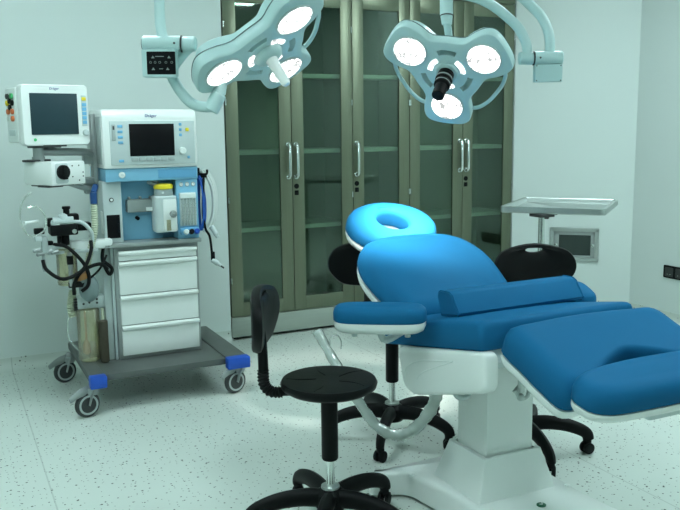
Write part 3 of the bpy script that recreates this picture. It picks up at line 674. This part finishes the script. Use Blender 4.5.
# ------------------------------------------------------------------ treatment chair
CXo, CYo = 1.69, 2.2
t = thing('treatment_chair', 'blue upholstered adjustable treatment chair with white shells on a white column', 'treatment chair', (1.818, 2.417, 0))
KS = 1.09
K = T(0, 0, 1.45) @ Mx.Diagonal((KS, KS, KS, 1)) @ T(0, 0, -1.45) @ T(CXo, CYo, 0)
def plane(v0, z0, ang): return K @ T(0, v0, z0) @ RX(ang)     # local y runs along +v, rising with ang
def cushion(name, outline, m, th, par, mat_='blue', rr=.028, dome=.006, shell=None, z1=0.):
    lay = [(rr * .35, z1 - th), (0, z1 - th + rr * .35)]
    for a in (0, 30, 60, 90): lay.append((rr * (1 - math.cos(R(a))), z1 - rr + rr * math.sin(R(a))))
    lay += [(rr + .010, z1 + .0010), (rr + .020, z1 + .0014)]
    mb = MB(); mb.slab(outline, lay, m=m, dome=dome, soft=True); cu = mb.build(name, mat_, par, ang=60)
    if shell:
        mb = MB(); i0, h = shell
        mb.slab(outline, [(i0 + .02, z1 - th - h), (i0 + .006, z1 - th - h * .75), (i0, z1 - th - h * .3), (i0, z1 - th + .004)], m=m, soft=True)
        sh = mb.build(name.replace('cushion', 'shell'), 'wenamel', cu, ang=60); return cu, sh
    return cu, None
# seat
mS_ = plane(-.27, .88, -11)
seat, _ = cushion('seat_cushion', round_poly([(-.30, 0), (.31, 0), (.31, .62), (-.30, .62)], .022), mS_, .088, t, rr=.020, dome=.004)
mb = MB(); mb.slab(round_poly([(-.27, .02), (.28, .02), (.28, .56), (-.27, .56)], .03), [(.02, -.15), (0, -.13), (0, -.084)], m=mS_); mb.build('seat_frame', 'lgrey', t)
# side covers
def side_cover(sgn):
    pts = round_poly([(-.322, .800), (-.326, .678), (.075, .556), (.145, .572), (.186, .700)], .034, 6)
    x0 = -.318 if sgn < 0 else .278
    m = K @ Mx(((0, 0, 1, x0), (1, 0, 0, 0), (0, 1, 0, 0), (0, 0, 0, 1)))
    mb = MB(); mb.slab(pts, [(.012, 0), (.003, .004), (0, .012), (0, .045), (.01, .055)], m=m); sc = mb.build('side_cover', 'wenamel', t, ang=50)
    if sgn < 0:
        e = x0 - .0005
        mb = MB(); mb.tube([K @ V((e, a, b)) for a, b in ((.13, .60), (.115, .645), (.04, .685), (-.06, .712), (-.16, .735))], .0022, 6); mb.tube([K @ V((e, a, b)) for a, b in ((-.16, .735), (-.05, .685), (.02, .650), (.05, .62))], .0022, 6); mb.build('embossed_line', 'white', sc)
side_cover(-1); side_cover(1)
# backrest
mB = plane(.235, .838, 27)
bo = [(-.285, .0), (-.288, .12), (-.288, .22), (-.285, .31), (-.25, .385), (-.16, .415), (-.02, .415), (.10, .39), (.185, .355), (.235, .30), (.25, .22), (.238, .10), (.232, .0)]
hw = [(-.245, -.05), (-.268, .08), (-.284, .2), (-.274, .30), (-.225, .388), (-.13, .432), (0, .44), (.13, .432), (.225, .388), (.274, .30), (.284, .2), (.268, .08), (.245, -.05)]
ol = [(p.x - .012, p.y) for p in smooth_pts([(*q, 0) for q in reversed(hw)], 5)]
cushion('backrest_cushion', ol, mB, .088, t, rr=.050, dome=.016, shell=(.004, .035))
MB().bx(-.10, .10, .02, .30, -.16, -.11, .015, m=mB).build('backrest_frame', 'lgrey', t)
# headrest: ring cushion with face hole
mH = plane(.75, 1.0, 27)
def ring(name, rx, ry, hx, hy, cx, cy, layers_out, layers_in, m, mat_, par):
    n = 40; L = []
    for i, z in layers_out: L.append([(cx + (rx - i) * math.cos(2 * PI * k / n), cy + (ry - i) * math.sin(2 * PI * k / n), z) for k in range(n)])
    for i, z in layers_in: L.append([(cx + (hx + i) * math.cos(2 * PI * k / n), cy + .004 + (hy + i) * math.sin(2 * PI * k / n), z) for k in range(n)])
    L.append(L[0]); mb = MB(); mb.loops(L, cap0=False, cap1=False, m=m); return mb.build(name, mat_, par, ang=70)
hr = ring('headrest_cushion', .206, .165, .072, .068, .050, .112, [(.014, -.072), (0, -.06), (0, -.030), (.007, -.012), (.022, .001), (.045, .006), (.07, .009)], [(.025, .007), (.010, .002), (.002, -.006), (0, -.02), (-.002, -.06), (.0, -.072)], mH, 'blue', t)
ring('headrest_shell', .202, .161, .074, .070, .050, .112, [(.03, -.108), (.008, -.098), (0, -.08), (0, -.068)], [(0, -.068), (0, -.108)], mH, 'wenamel', hr)
mb = MB(); mb.bx(-.06, .06, -.10, .06, -.135, -.10, .01, m=mH); mb.bx(-.03, .03, -.3, -.02, -.15, -.125, .008, m=mH); mb.build('headrest_bar', 'lgrey', hr)
# leg section with notch
mL = K @ T(.014, -.368, .889) @ RZ(180) @ RX(-20.5)            # local x = -u, local y = t
lo = [(-.285, -.0), (-.292, .10), (-.294, .2), (-.285, .275), (-.23, .285), (-.165, .258), (-.085, .212), (0, .182), (.085, .212), (.165, .258), (.23, .285), (.285, .275), (.294, .2), (.292, .10), (.285, 0.0), (.20, -.018), (0, -.028), (-.2, -.018)]
lo = [(-p.x, p.y) for p in smooth_pts([(*q, 0) for q in lo], 4, True)]
leg, _ = cushion('leg_cushion', lo, mL, .10, t, rr=.036, dome=0, shell=(.002, .030))
mb = MB(); mb.bx(-.10, .10, -.03, .14, -.16, -.125, .01, m=mL); mb.build('leg_frame', 'lgrey', leg)
# foot section
mF = K @ T(.026, -.69, .814) @ RZ(180) @ RX(-8)
fo = [(-.318, .0), (-.311, .045), (-.265, .074), (-.15, .082), (0, .084), (.15, .082), (.265, .074), (.311, .045), (.318, 0), (.302, -.042), (.24, -.075), (.12, -.092), (0, -.096), (-.12, -.092), (-.24, -.075), (-.305, -.042)]
fo = [(-p.x, p.y) for p in smooth_pts([(*q, 0) for q in fo], 4, True)]
foot, _ = cushion('foot_cushion', fo, mF, .072, t, rr=.032, dome=.003, shell=(.002, .024))
MB().bx(-.08, .08, -.16, .02, -.145, -.10, .01, m=mF).build('foot_bracket', 'lgrey', foot)
# armrests
for sg in (-1, 1):
    mA = K @ T(-.452, .06, .884) @ RZ(-122) @ T(0, -.15, 0) if sg < 0 else K @ T(.405, .13, .850) @ RZ(150) @ T(0, -.15, 0)
    pts = [(p.x, p.y) for p in smooth_pts([(-.068, .05, 0), (-.073, .15, 0), (-.068, .25, 0), (-.045, .29, 0), (0, .30, 0), (.045, .29, 0), (.068, .25, 0), (.073, .15, 0), (.068, .05, 0), (.045, .01, 0), (0, 0, 0), (-.045, .01, 0)], 4, True)]
    arm, _ = cushion('armrest_cushion', pts, mA, .052, t, rr=.022, dome=.003, shell=(.002, .032))
    mb = MB(); mb.tube([mA @ V((0, .15, -.08)), mA @ V((0, .17, -.115)), K @ V((.28 * sg, .16, .765)), K @ V((.20 * sg, .16, .745))], .013, 10, sm=4); mb.build('armrest_bracket', 'lgrey', arm)
    for y in (.07, .24):
        mb = MB(); mb.cyl(mA @ V((.03, y, -.078)), mA @ V((.03, y, -.096)), .010, n=12); mb.build('armrest_screw', 'lgrey', arm)
# column, shroud, base
def rect(x0, x1, y0, y1, r): return round_poly([(x0, y0), (x1, y0), (x1, y1), (x0, y1)], r, 2)
mb = MB(); mb.slab(rect(1.713, 1.922, 2.324, 2.51, .006), [(0, .11), (0, .69)]); mb.build('column', 'wenamel', t)
mb = MB()
sb = rect(1.640, 1.990, 2.262, 2.570, .012); st_ = rect(1.690, 1.948, 2.303, 2.535, .008); si = rect(1.706, 1.930, 2.317, 2.518, .006)
mb.loops([[(*p, .105) for p in sb], [(*p, .255) for p in st_]], cap1=False)
mb.loops([[(*p, .255) for p in st_], [(*p, .255) for p in si], [(*p, .20) for p in si]], cap0=False, cap1=False); mb.build('column_shroud', 'wenamel', t)
mb = MB()
bo_ = round_poly([(1.435, 2.720), (1.440, 2.690), (1.568, 2.640), (1.600, 2.42), (1.637, 2.20), (1.62, 1.95), (1.50, 1.78), (1.50, 1.66), (1.56, 1.60), (2.16, 1.60), (2.22, 1.66), (2.20, 1.80), (2.075, 1.98), (2.050, 2.20), (2.062, 2.40), (2.04, 2.60), (1.96, 2.720)], .05, 5)
mb.slab(bo_, [(0, .012), (0, .085), (.006, .100), (.022, .110)]); fb = mb.build('base_cover', 'wenamel', t, ang=50)
mb = MB()
for x, y in ((1.57, 1.68), (2.14, 1.68), (1.50, 2.69), (1.94, 2.66)): mb.cyl((x, y, 0), (x, y, .035), .022)
mb.build('levelling_foot', 'rubber', t)
mb = MB(); mb.lathe([(.017, 0), (.017, .004), (.013, .006)], T(1.836, 2.162, .1095), 20, mi=0); mb.tube([(1.828, 2.162, .1165), (1.834, 2.155, .1165), (1.845, 2.170, .1165)], .0018, 6, mi=1, sm=0); mb.build('green_indicator', ['dkgreen', 'white'], fb)
for x, y in ((2.028, 2.245), (1.56, 2.60)): MB().lathe([(.012, 0), (.010, .006), (.004, .008)], T(x, y, .1075), 14).build('cover_screw', 'white', fb)
mb = MB()
mb.cyl((1.615, 2.37, .60), (1.615, 2.37, .52), .028); mb.tube([(1.585, 2.36, .535), (1.60, 2.35, .495), (1.64, 2.345, .490), (1.66, 2.36, .525)], .010, 8); mb.build('lock_bracket', 'lgrey', t)
mb = MB(); mb.cyl((1.765, 2.20, .64), (1.765, 2.20, .53), .012); mb.cyl((1.805, 2.19, .60), (1.745, 2.21, .525), .011); mb.tube([(1.740, 2.20, .54), (1.755, 2.19, .51), (1.785, 2.19, .515), (1.80, 2.20, .545)], .007, 8); mb.sphere((1.755, 2.19, .515), .014, n=10); mb.build('hinge_linkage', 'stainless', t)
mb = MB(); mb.cyl((1.74, 2.38, .68), (1.74, 2.10, .765), .018); mb.cyl((1.95, 2.38, .68), (1.95, 2.10, .765), .018); mb.build('tilt_strut', 'mgrey', t)
MB().bx(1.64, 2.02, 2.28, 2.62, .64, .70, .01).build('tilt_head', 'mgrey', t)
# plastic wrapped bar
wp = [(1.378, 3.066, 0.603), (1.415, 2.971, 0.483), (1.45, 2.842, 0.361), (1.479, 2.736, 0.281), (1.52, 2.656, 0.26), (1.57, 2.603, 0.289), (1.624, 2.568, 0.368), (1.648, 2.557, 0.439), (1.664, 2.561, 0.507), (1.69, 2.56, .66)]
mb = MB(); mb.tube(wp, .015, 12, flat=.7, sm=8); wr = mb.build('wrapped_bar', 'hosew', t); wr['label'] = 'curved pale bar wrapped in clear plastic film'
mb = MB(); mb.tube(wp[:-1], lambda q: .0235 + .0018 * math.sin(q * 61) + .0014 * math.sin(q * 143), 12, flat=.75, sm=12); mb.build('plastic_wrap', 'wrap', wr)
mb = MB(); mb.tube([(1.404, 3.005, 0.523), (1.416, 3.009, 0.581), (1.44, 3.0, 0.593), (1.453, 2.989, 0.568), (1.45, 2.985, 0.535)], .008, 6, flat=.2); mb.build('film_tail', 'wrap', wr)
# loose bolster lying across the seat
t = thing('wedge_bolster', 'long blue wedge bolster lying across the seat against the backrest', 'bolster', (1.85, 2.42, .80))
mW = plane(.0, .832, -8) @ RZ(3)
mb = MB()
sec = [(-.028, .002), (.062, .002), (.075, .066), (.070, .080), (.058, .085), (.010, .079), (-.004, .070), (-.034, .012)]
Ls = []
for u, q in ((-.222, .0), (-.216, .985), (-.20, 1.), (.31, 1.), (.325, .985), (.332, .0)):
    cy = sum(a for a, _ in sec) / len(sec); cz = sum(b for _, b in sec) / len(sec); q_ = max(q, .9)
    Ls.append([(u, cy + (a - cy) * q_, cz + (b - cz) * q_) for a, b in sec])
mb.loops(Ls, m=mW); bb = mb.build('cover', 'blue', t, ang=30)
for u in (-.218, .328):
    mb = MB(); mb.tube([mW @ V((u, a, b)) for a, b in sec], .0028, 6, closed=True, sm=0); mb.build('piping', 'blue', bb)

# ------------------------------------------------------------------ stools
def make_stool(label, loc, phase, back_dir, back_rot=0, back_h=0., tall=0.):
    t = thing('swivel_stool', label, 'stool', loc, 0, 'black swivel stools around the treatment chair'); L = T(*loc)
    zs = .575 + tall
    mb = MB(); mb.lathe([(.10, zs - .045), (.15, zs - .040), (.168, zs - .028), (.172, zs - .014), (.166, zs - .003), (.14, zs), (.06, zs - .003)], L, 48); seat = mb.build('seat', 'vinylblack', t, ang=50)
    mb = MB()
    for k in range(5): a = R(72 * k + 10); mb.tube([L @ V((.045 * math.cos(a), .045 * math.sin(a), zs - .0022)), L @ V((.10 * math.cos(a + .1), .10 * math.sin(a + .1), zs - .0005)), L @ V((.15 * math.cos(a), .15 * math.sin(a), zs - .001))], .0016, 5)
    mb.build('crease', 'black', seat)
    mb = MB(); mb.lathe([(.075, zs - .055), (.08, zs - .045)], L, 20); mb.lathe([(.027, .275), (.030, .28), (.030, zs - .05)], L, 24); mb.build('column_cover', 'black', t)
    mb = MB(); mb.lathe([(.0155, .14), (.0155, .30)], L, 20); mb.build('gas_lift', 'chrome', t)
    mb = MB(); mb.lathe([(.05, .09), (.058, .105), (.054, .150), (.036, .168)], L, 24, mi=0); mb.lathe([(.034, .167), (.033, .176), (.018, .180)], L, 20, mi=1); mb.build('hub', ['black', 'stainless'], t)
    for k in range(5):
        a = R(phase + 72 * k); dx, dy = math.cos(a), math.sin(a)
        mb = MB(); P = [L @ V((dx * q, dy * q, z)) for q, z in ((.03, .130), (.10, .138), (.18, .132), (.245, .114), (.285, .092), (.296, .064))]
        mb.tube(P, lambda q: .036 - .012 * q, 12, flat=.78, sm=4); lg = mb.build('leg', 'black', t)
        side = V((-dy, dx, 0)); ctr = L @ V((dx * .29, dy * .29, .026)); mb = MB()
        wd = (side + V((dx, dy, 0)) * .5 * (1 if k % 2 else -1)).normalized()
        for sg in (-1, 1):
            c0 = ctr + wd * (.014 * sg); mb.lathe([(.018, -.009), (.026, -.006), (.026, .006), (.018, .009)], frame(c0, wd), 18)
        mb.cyl(ctr + V((0, 0, .005)), ctr + V((0, 0, .05)), .012); mb.box((0, 0, 0), (.03, .03, .022), .006, m=T(*(ctr + V((0, 0, .028))))); mb.build('caster', 'rubber', lg)
    bd = V((*back_dir, 0)).normalized(); zb = .72 + back_h
    P0 = L @ V((bd.x * .10, bd.y * .10, zs - .04))
    mb = MB()
    mb.tube([P0, L @ (bd * .185 + V((0, 0, zs - .04)))], .017, 10, flat=.5, sm=0)
    mb.corr([L @ (bd * .165 + V((0, 0, zs - .042))), L @ (bd * .205 + V((0, 0, zs - .037))), L @ (bd * .228 + V((0, 0, zs - .008))), L @ (bd * .230 + V((0, 0, zs + .04)))], .0195, .12, .011)
    mb.build('bellows', 'rubber', t)
    mb = MB(); mb.tube([L @ (bd * .229 + V((0, 0, zs + .02))), L @ (bd * .231 + V((0, 0, zs + .12))), L @ (bd * .238 + V((0, 0, zb + .06)))], lambda q: .014, 10, flat=1.3, sm=6); bs = mb.build('back_stem', 'black', t)
    # backrest: curved pad with a hand slot
    bdr = Mx.Rotation(R(back_rot), 3, 'Z') @ bd; xs = V((-bdr.y, bdr.x, 0)); n = 26; Wb, Hb = .18, .098
    outl = [(p.x, p.y) for p in smooth_pts([(-.190, -.008, 0), (-.182, .045, 0), (-.135, .088, 0), (0, .112, 0), (.135, .088, 0), (.182, .045, 0), (.190, -.008, 0), (.165, -.055, 0), (.11, -.098, 0), (0, -.112, 0), (-.11, -.098, 0), (-.165, -.055, 0)], 4, True)]
    ctr = L @ (bd * .240 + V((0, 0, zb + .10)))
    mb = MB(); lay = [(.02, -.018), (.005, -.014), (0, 0), (.005, .014), (.02, .018)]
    n_ = len(outl); hole = [(.042 * math.cos(2 * PI * k / n_), .082 + .0125 * math.sin(2 * PI * k / n_)) for k in range(n_)]
    # start the outline at angle 0 to match the hole
    k0 = min(range(n_), key=lambda k: abs(math.atan2(outl[k][1], outl[k][0]))); ol2 = [outl[(k0 + k) % n_] for k in range(n_)]
    if ol2[3][1] < 0: ol2 = [ol2[0]] + ol2[:0:-1]
    def cen(p, ins): l = math.hypot(*p); return (p[0] * (1 - ins / l), p[1] * (1 - ins / l))
    rows = [[(*cen(p, i), z) for p in ol2] for i, z in lay]
    rows += [[(*(V((*p, 0)).lerp(V((*h, 0)), q).xy), .018 + .004 * (1 - q)) for p, h in zip([cen(p, .02) for p in ol2], hole)] for q in (.35, .7, .95)]
    rows += [[(*h, .012) for h in hole], [(*h, -.012) for h in hole]]
    rows += [[(*(V((*p, 0)).lerp(V((*h, 0)), q).xy), -.018) for p, h in zip([cen(p, .02) for p in ol2], hole)] for q in (.95, .5)]
    rows.append(rows[0])
    def warp(p):   # bend the pad around the sitter
        x, y, z = p; curve = -.9 * x * x
        return ctr + xs * x + V((0, 0, y)) + bdr * (-z + curve + .10 * y * .0)
    mb.loops([[tuple(warp(p)) for p in r_] for r_ in rows], cap0=False, cap1=False); mb.build('backrest', 'vinylblack', bs, ang=50)
    return t
make_stool('black swivel stool with low backrest standing nearest the camera', (1.18, 2.53, 0), 19, (-.90, .30), -12, -.015)
make_stool('black swivel stool half hidden behind the left armrest of the treatment chair', (1.825, 3.215, 0), 14, (-.02, 1), -22, -.02)
make_stool('black swivel stool behind the far right side of the treatment chair, seat hidden', (2.255, 2.805, 0), 40, (.74, .67), 24, -.02)

# ------------------------------------------------------------------ instrument tray stand
t = thing('instrument_stand', 'stainless instrument tray on a single post by the angled wall', 'instrument stand', (3.05, 3.65, 0))
A, B_, C_, D_ = V((2.872, 3.779, 0)), V((3.24, 3.334, 0)), V((3.739, 3.751, 0)), V((3.309, 4.22, 0))
ctr = (A + B_ + C_ + D_) / 4; ux = (B_ - A).normalized()
mT = frame((ctr.x, ctr.y, 0), (0, 0, 1), ux)
W_, D__ = .58, .65
outl = rrect(W_, D__, .03)
mb = MB(); mb.slab(outl, [(.020, .955), (.004, .957), (0, .962), (0, .992), (.004, .9935), (.018, .9935), (.024, .988), (.030, .966), (.036, .964)], m=mT); tr = mb.build('tray', 'stainless', t)
px, py = 3.03, 3.63
mb = MB(); mb.cyl((px, py, .5), (px, py, .955), .018); mb.cyl((px, py, .045), (px, py, .55), .026); mb.build('post', 'chrome', t)
mb = MB(); mb.cyl((px, py, .55), (px, py, .585), .032, bev=.004); mb.cyl((px + .02, py - .02, .568), (px + .055, py - .05, .568), .012); mb.build('height_knob', 'black', t)
mb = MB(); mb.bx(-.012, .012, -.2, .2, .94, .956, .003, m=mT); mb.box((px, py, .947), (.10, .10, .018), .003); mb.bx(-.05, -.02, -.295, -.26, .925, .955, .004, m=mT); mb.build('tray_bracket', 'blk2', t)
mb = MB(); q0 = V((px, py, .05))
for e in ((3.10, 3.98), (3.45, 3.62), (3.58, 4.0)): mb.tube([q0, (*((V((*e, 0)) * .5 + V((px, py, 0)) * .5).xy), .06), (*e, .055)], .018, 10)
mb.build('base_frame', 'stainless', t)
for e in ((3.10, 3.98), (3.45, 3.62), (3.58, 4.0), (px, py)):
    mb = MB(); mb.lathe([(.015, -.012), (.024, -.009), (.024, .009), (.015, .012)], frame((*e, .0245), (.8, .6, 0)), 18); mb.cyl((*e, .02), (*e, .05), .010); mb.build('caster', 'rubber', t)

# ------------------------------------------------------------------ surgical lamps
def lamp_head(t, cpos, n, dx, camera, rails):
    m = frame(cpos, n, dx)      # z along the beam, x through the first lobe
    o = []
    for k in range(3):
        a = R(120 * k)
        for q, p in ((.135, -.098), (.19, -.104), (.235, -.103), (.266, -.086), (.279, -.05), (.282, 0), (.279, .05), (.266, .086), (.235, .103), (.19, .104), (.135, .098)):
            o.append((q * math.cos(a) - p * math.sin(a), q * math.sin(a) + p * math.cos(a), 0))
        b = a + R(60); o.append((.152 * math.cos(b), .152 * math.sin(b), 0))
    ol = [(p.x, p.y) for p in smooth_pts(o, 3, True)]
    mb = MB(); mb.slab(ol, [(.05, -.088), (.034, -.082), (.030, -.055), (.008, -.050), (0, -.040), (0, -.012), (.005, -.003), (.014, .0)], m=m, soft='polar'); hd = mb.build('lamp_head', 'lamp', t, ang=40)
    cm = MB()
    for k in range(3):          # slots between the lobes, right through
        a = R(120 * k + 60); cs = [(.098 * math.cos(a + R(w)), .098 * math.sin(a + R(w))) for w in (-20, -10, 0, 10, 20)]
        outer = [(.113 * math.cos(a + R(w)), .113 * math.sin(a + R(w))) for w in (-22, -11, 0, 11, 22)]; inner = [(.089 * math.cos(a + R(w)), .089 * math.sin(a + R(w))) for w in (22, 11, 0, -11, -22)]
        cm.loops([[(*p, z) for p in outer + inner] for z in (-.12, .05)], m=m)
    cut(hd, cm)
    me = hd.data
    mb = MB(); mb.tube([m @ V((p[0] * .992, p[1] * .992, -.0455)) for p in ol], .0022, 5, closed=True, sm=0); mb.build('seam', 'lampd', hd)
    for k in range(3):
        a = 120 * k; mk = m @ RZ(a) @ T(.178, 0, 0)
        mb = MB(); mb.lathe([(.074, -.004), (.074, .003), (.069, .006), (.067, .002)], mk, 40, caps=False); mb.build('lens_rim', 'lgrey', hd)
        mb = MB(); mb.lathe([(.0685, -.002), (.068, .0035), (.05, .006), (.02, .007)], mk, 36); mb.build('led_lens', 'led', hd)
        ar = []
        for q, w in [(.082, w) for w in (-27, -14, 0, 14, 27)] + [(.060, w) for w in (27, 14, 0, -14, -27)]: ar.append((q * math.cos(R(a + w)), q * math.sin(R(a + w))))
        mb = MB(); mb.slab(round_poly(ar, .008, 3), [(0, -.004), (0, .002), (.002, .004)], m=m); mb.build('led_module', 'ledsmall', hd)
        # grab rail between neighbouring lobes
        if k not in rails: continue
        P = [m @ V((q * math.cos(R(a + w)), q * math.sin(R(a + w)), -.045)) for w, q in ((20, .225), (32, .238), (46, .236), (60, .232), (74, .236), (88, .238), (100, .225))]
        mb = MB(); mb.tube(P, .0085, 10); mb.build('grab_rail', 'lamp', hd)
    if camera:
        mb = MB(); mb.lathe([(.05, -.004), (.05, .004), (.045, .008)], m, 32, mi=0)
        prof = [(.030, .006), (.034, .010), (.034, .028), (.031, .030), (.031, .034), (.036, .036), (.036, .056), (.032, .059), (.032, .064), (.034, .066), (.034, .086), (.026, .092), (.026, .15), (.022, .154)]
        mb.lathe(prof, m, 28, mi=1); mb.lathe([(.0365, .042), (.0368, .046), (.0365, .050)], m, 28, mi=2, caps=False); mb.lathe([(.0345, .072), (.0348, .075), (.0345, .078)], m, 28, mi=2, caps=False)
        h = mb.build('camera_handle', ['lamp', 'black', 'glyph'], hd)
    else:
        mb = MB(); mb.lathe([(.055, -.004), (.055, .004), (.048, .016), (.030, .026)], m, 32, mi=0); mb.lathe([(.024, .022), (.021, .04), (.017, .13), (.012, .138)], m, 20, mi=1); mb.build('sterile_handle', ['lamp', 'wenamel'], hd)
    return m, hd
def spot(m, energy, size, col=(.97, 1., 1.)):
    l = bpy.data.lights.new('aimed_fill_spot', 'SPOT'); l.energy = energy; l.spot_size = R(size); l.spot_blend = .35; l.shadow_soft_size = .07; l.color = col
    o = bpy.data.objects.new('aimed_fill_spot', l); COL.objects.link(o); o.matrix_world = m @ T(0, 0, .012) @ RX(180); return o

# left lamp
LP = V((1.096, 2.825, 1.710)); LN = V((.290, -.533, -.795))
t = thing('surgical_lamp', 'three lobed ceiling surgical lamp with white stick handle, tilted, on the left', 'surgical lamp', (.76, 2.96, CH))
mLp, hd = lamp_head(t, LP, LN, V((-.93, .038, -.364)), False, (1,))
mb = MB(); mb.tube([(.755, 2.965, CH - .01), (.752, 2.965, 2.3), (.746, 2.964, 1.95), (.742, 2.953, 1.83), (.745, 2.938, 1.765)], .0185, 14); mb.cyl((.755, 2.965, CH - .05), (.755, 2.965, CH), .09, bev=.01); mb.build('ceiling_tube', 'lamp', t)
ja, jb = V((.682, 2.968, 1.747)), V((.840, 2.891, 1.745)); jd = (jb - ja).normalized()
mb = MB(); mb.cyl(ja, ja + jd * .135, .029, n=28, bev=.004); mb.cyl(ja + jd * .135, jb + jd * .012, .026, n=28, bev=.006); jt = mb.build('joint', 'lamp', t)
mb = MB(); mb.cyl(ja + jd * .134, ja + jd * .138, .0295, n=28); mb.lathe([(.020, 0), (.020, .002), (.016, .002), (.016, 0)], frame(ja - jd * .001, -jd), 24); nn = V((jd.y, -jd.x, 0)); mb.cyl(ja + jd * .115 + nn * .027, ja + jd * .115 + nn * .0305, .004, n=10); mb.build('joint_ring', 'blk2', jt)
mP = Mx((jd, V((0, 0, 1)), nn)).transposed().to_4x4(); mP.translation = ja + jd * .060 + nn * .012 + V((0, 0, -.068))
mb = MB(); mb.slab(rrect(.120, .098, .008), [(.004, -.022), (0, -.018), (0, .018), (.003, .022)], m=mP); pb = mb.build('control_box', 'lamp', t)
MB().slab(rrect(.100, .078, .003), [(0, .021), (0, .0235)], m=mP @ T(.008, 0, 0)).build('touch_panel', 'screen', pb)
mb = MB()
for x, y in ((-.032, .008), (-.016, .008), (.0, .008), (.022, .008), (.042, .008)):
    mb.lathe([(.0042, .0232), (.0042, .0242), (.003, .0242), (.003, .0232)], mP @ T(x + .003, y - .006, 0), 12)
for x, y in ((-.02, .02), (.036, .02), (-.02, -.02), (.03, -.02)): mb.slab([(x - .006, y - .004), (x + .006, y - .004), (x, y + .005)], [(0, .0232), (0, .0242)], m=mP)
mb.bx(-.012, .018, .021, .0235, .0232, .0242, m=mP); mb.bx(.0, .014, -.021, -.019, .0232, .0242, m=mP); mb.build('panel_symbol', 'glyph', pb)
hubL = LP + V((-.93, .038, -.364)) * .19 - LN * .055
mb = MB(); mb.tube([(.830, 2.900, 1.735), (.808, 2.945, 1.705), (.782, 2.975, 1.655), (.793, 2.965, 1.608), (.828, 2.945, 1.552), (.866, 2.930, 1.530), (.915, 2.905, 1.527)], .0195, 14, sm=8); mb.build('yoke_tube', 'lamp', t)
mb = MB(); mb.cyl((.902, 2.915, 1.512), (.935, 2.905, 1.575), .028, n=24, bev=.004); mb.cyl((.933, 2.906, 1.570), (.948, 2.902, 1.660), .024, n=24, bev=.004); mb.build('pivot', 'lamp', t)
spot(frame(LP + LN * .06, V((1.83, 3.08, 1.0)) - (LP + LN * .06), (0, 1, 0)), 260, 40, (1., .96, .94)).data.spot_blend = 1.  # added spot, turned off the lamp's axis to brighten the backrest

# right lamp
RP = V((1.939, 2.950, 1.668)); RN = V((-.593, -.486, -.643))
t = thing('surgical_lamp', 'three lobed ceiling surgical lamp with black camera handle, facing the camera', 'surgical lamp', (2.0, 3.05, CH))
mRp, hd = lamp_head(t, RP, RN, V((-.805, .326, .496)), True, (0, 1))
mb = MB(); mb.tube([(2.0, 3.05, CH - .01), (2.01, 3.04, 2.5), (2.08, 2.97, 2.2), (2.18, 2.88, 2.04), (2.252, 2.82, 1.949), (2.299, 2.786, 1.887), (2.319, 2.764, 1.817), (2.318, 2.754, 1.745)], .0205, 14); mb.cyl((2.0, 3.05, CH - .05), (2.0, 3.05, CH), .09, bev=.01); mb.build('ceiling_tube', 'lamp', t)
ja, jb = V((2.211, 2.800, 1.722)), V((2.362, 2.728, 1.722)); jd = (jb - ja).normalized(); nn = V((jd.y, -jd.x, 0))
mb = MB(); mb.cyl(ja + jd * .048, jb, .029, n=28, bev=.004); mb.cyl(ja - jd * .014, ja + jd * .048, .026, n=28, bev=.005); jt = mb.build('joint', 'lamp', t)
mb = MB(); mb.cyl(ja + jd * .046, ja + jd * .050, .0295, n=28); mb.cyl(ja + jd * .07 + nn * .027, ja + jd * .07 + nn * .0305, .004, n=10); mb.build('joint_ring', 'blk2', jt)
mP = Mx((jd, V((0, 0, 1)), nn)).transposed().to_4x4(); mP.translation = ja + jd * .108 + V((0, 0, -.062))
mb = MB(); mb.slab(rrect(.114, .072, .004), [(.004, -.020), (0, -.016), (0, .016), (.002, .019)], m=mP); pb = mb.build('cover_box', 'lamp', t)
mb = MB()
for x in (-.05, .05):
    for y in (-.03, .03): mb.lathe([(.003, .0185), (.0025, .020)], mP @ T(x, y, 0), 8)
mb.build('cover_screw', 'blk2', pb)
mb = MB(); mb.tube([(2.215, 2.798, 1.715), (2.231, 2.793, 1.745), (2.228, 2.805, 1.797), (2.196, 2.832, 1.863), (2.11, 2.888, 1.946), (2.02, 2.94, 1.985), (1.950, 2.971, 1.985)], .0205, 14, sm=8); mb.build('yoke_tube', 'lamp', t)
mb = MB(); mb.cyl((1.947, 2.970, 2.02), (1.944, 2.962, 1.895), .027, n=24, bev=.004, mi=0); mb.cyl((1.9445, 2.962, 1.902), (1.944, 2.961, 1.897), .0275, n=24, mi=1); mb.cyl((1.944, 2.961, 1.897), (1.944, 2.958, 1.865), .025, .021, n=24, mi=0); mb.tube([(1.944, 2.958, 1.87), (1.955, 2.962, 1.83), (1.980, 2.985, 1.77), (1.985, 2.992, 1.725)], .016, 12); mb.build('pivot', ['lamp', 'blk2'], t)
hb_ = V((1.935, 3.30, 1.02)) - (RP + RN * .06)
spot(frame(RP + RN * .06, hb_, (1, 0, 0)), 620, 42, (1., .93, .90)).data.spot_blend = 1.  # added spot, aimed away from the lamp face to whiten the headrest

# ------------------------------------------------------------------ world and view
w = bpy.data.worlds.new('world'); SC.world = w; w.use_nodes = True
w.node_tree.nodes['Background'].inputs[0].default_value = (.6, .8, .72, 1); w.node_tree.nodes['Background'].inputs[1].default_value = .05
SC.view_settings.view_transform = 'Standard'; SC.view_settings.look = 'None'; SC.view_settings.gamma = 1; SC.view_settings.use_curve_mapping = False
SC.view_settings.exposure = 0.
SC.cycles.use_denoising = True
SC.cycles.max_bounces = 8; SC.cycles.transparent_max_bounces = 12
SC.cycles.caustics_reflective = False; SC.cycles.caustics_refractive = False
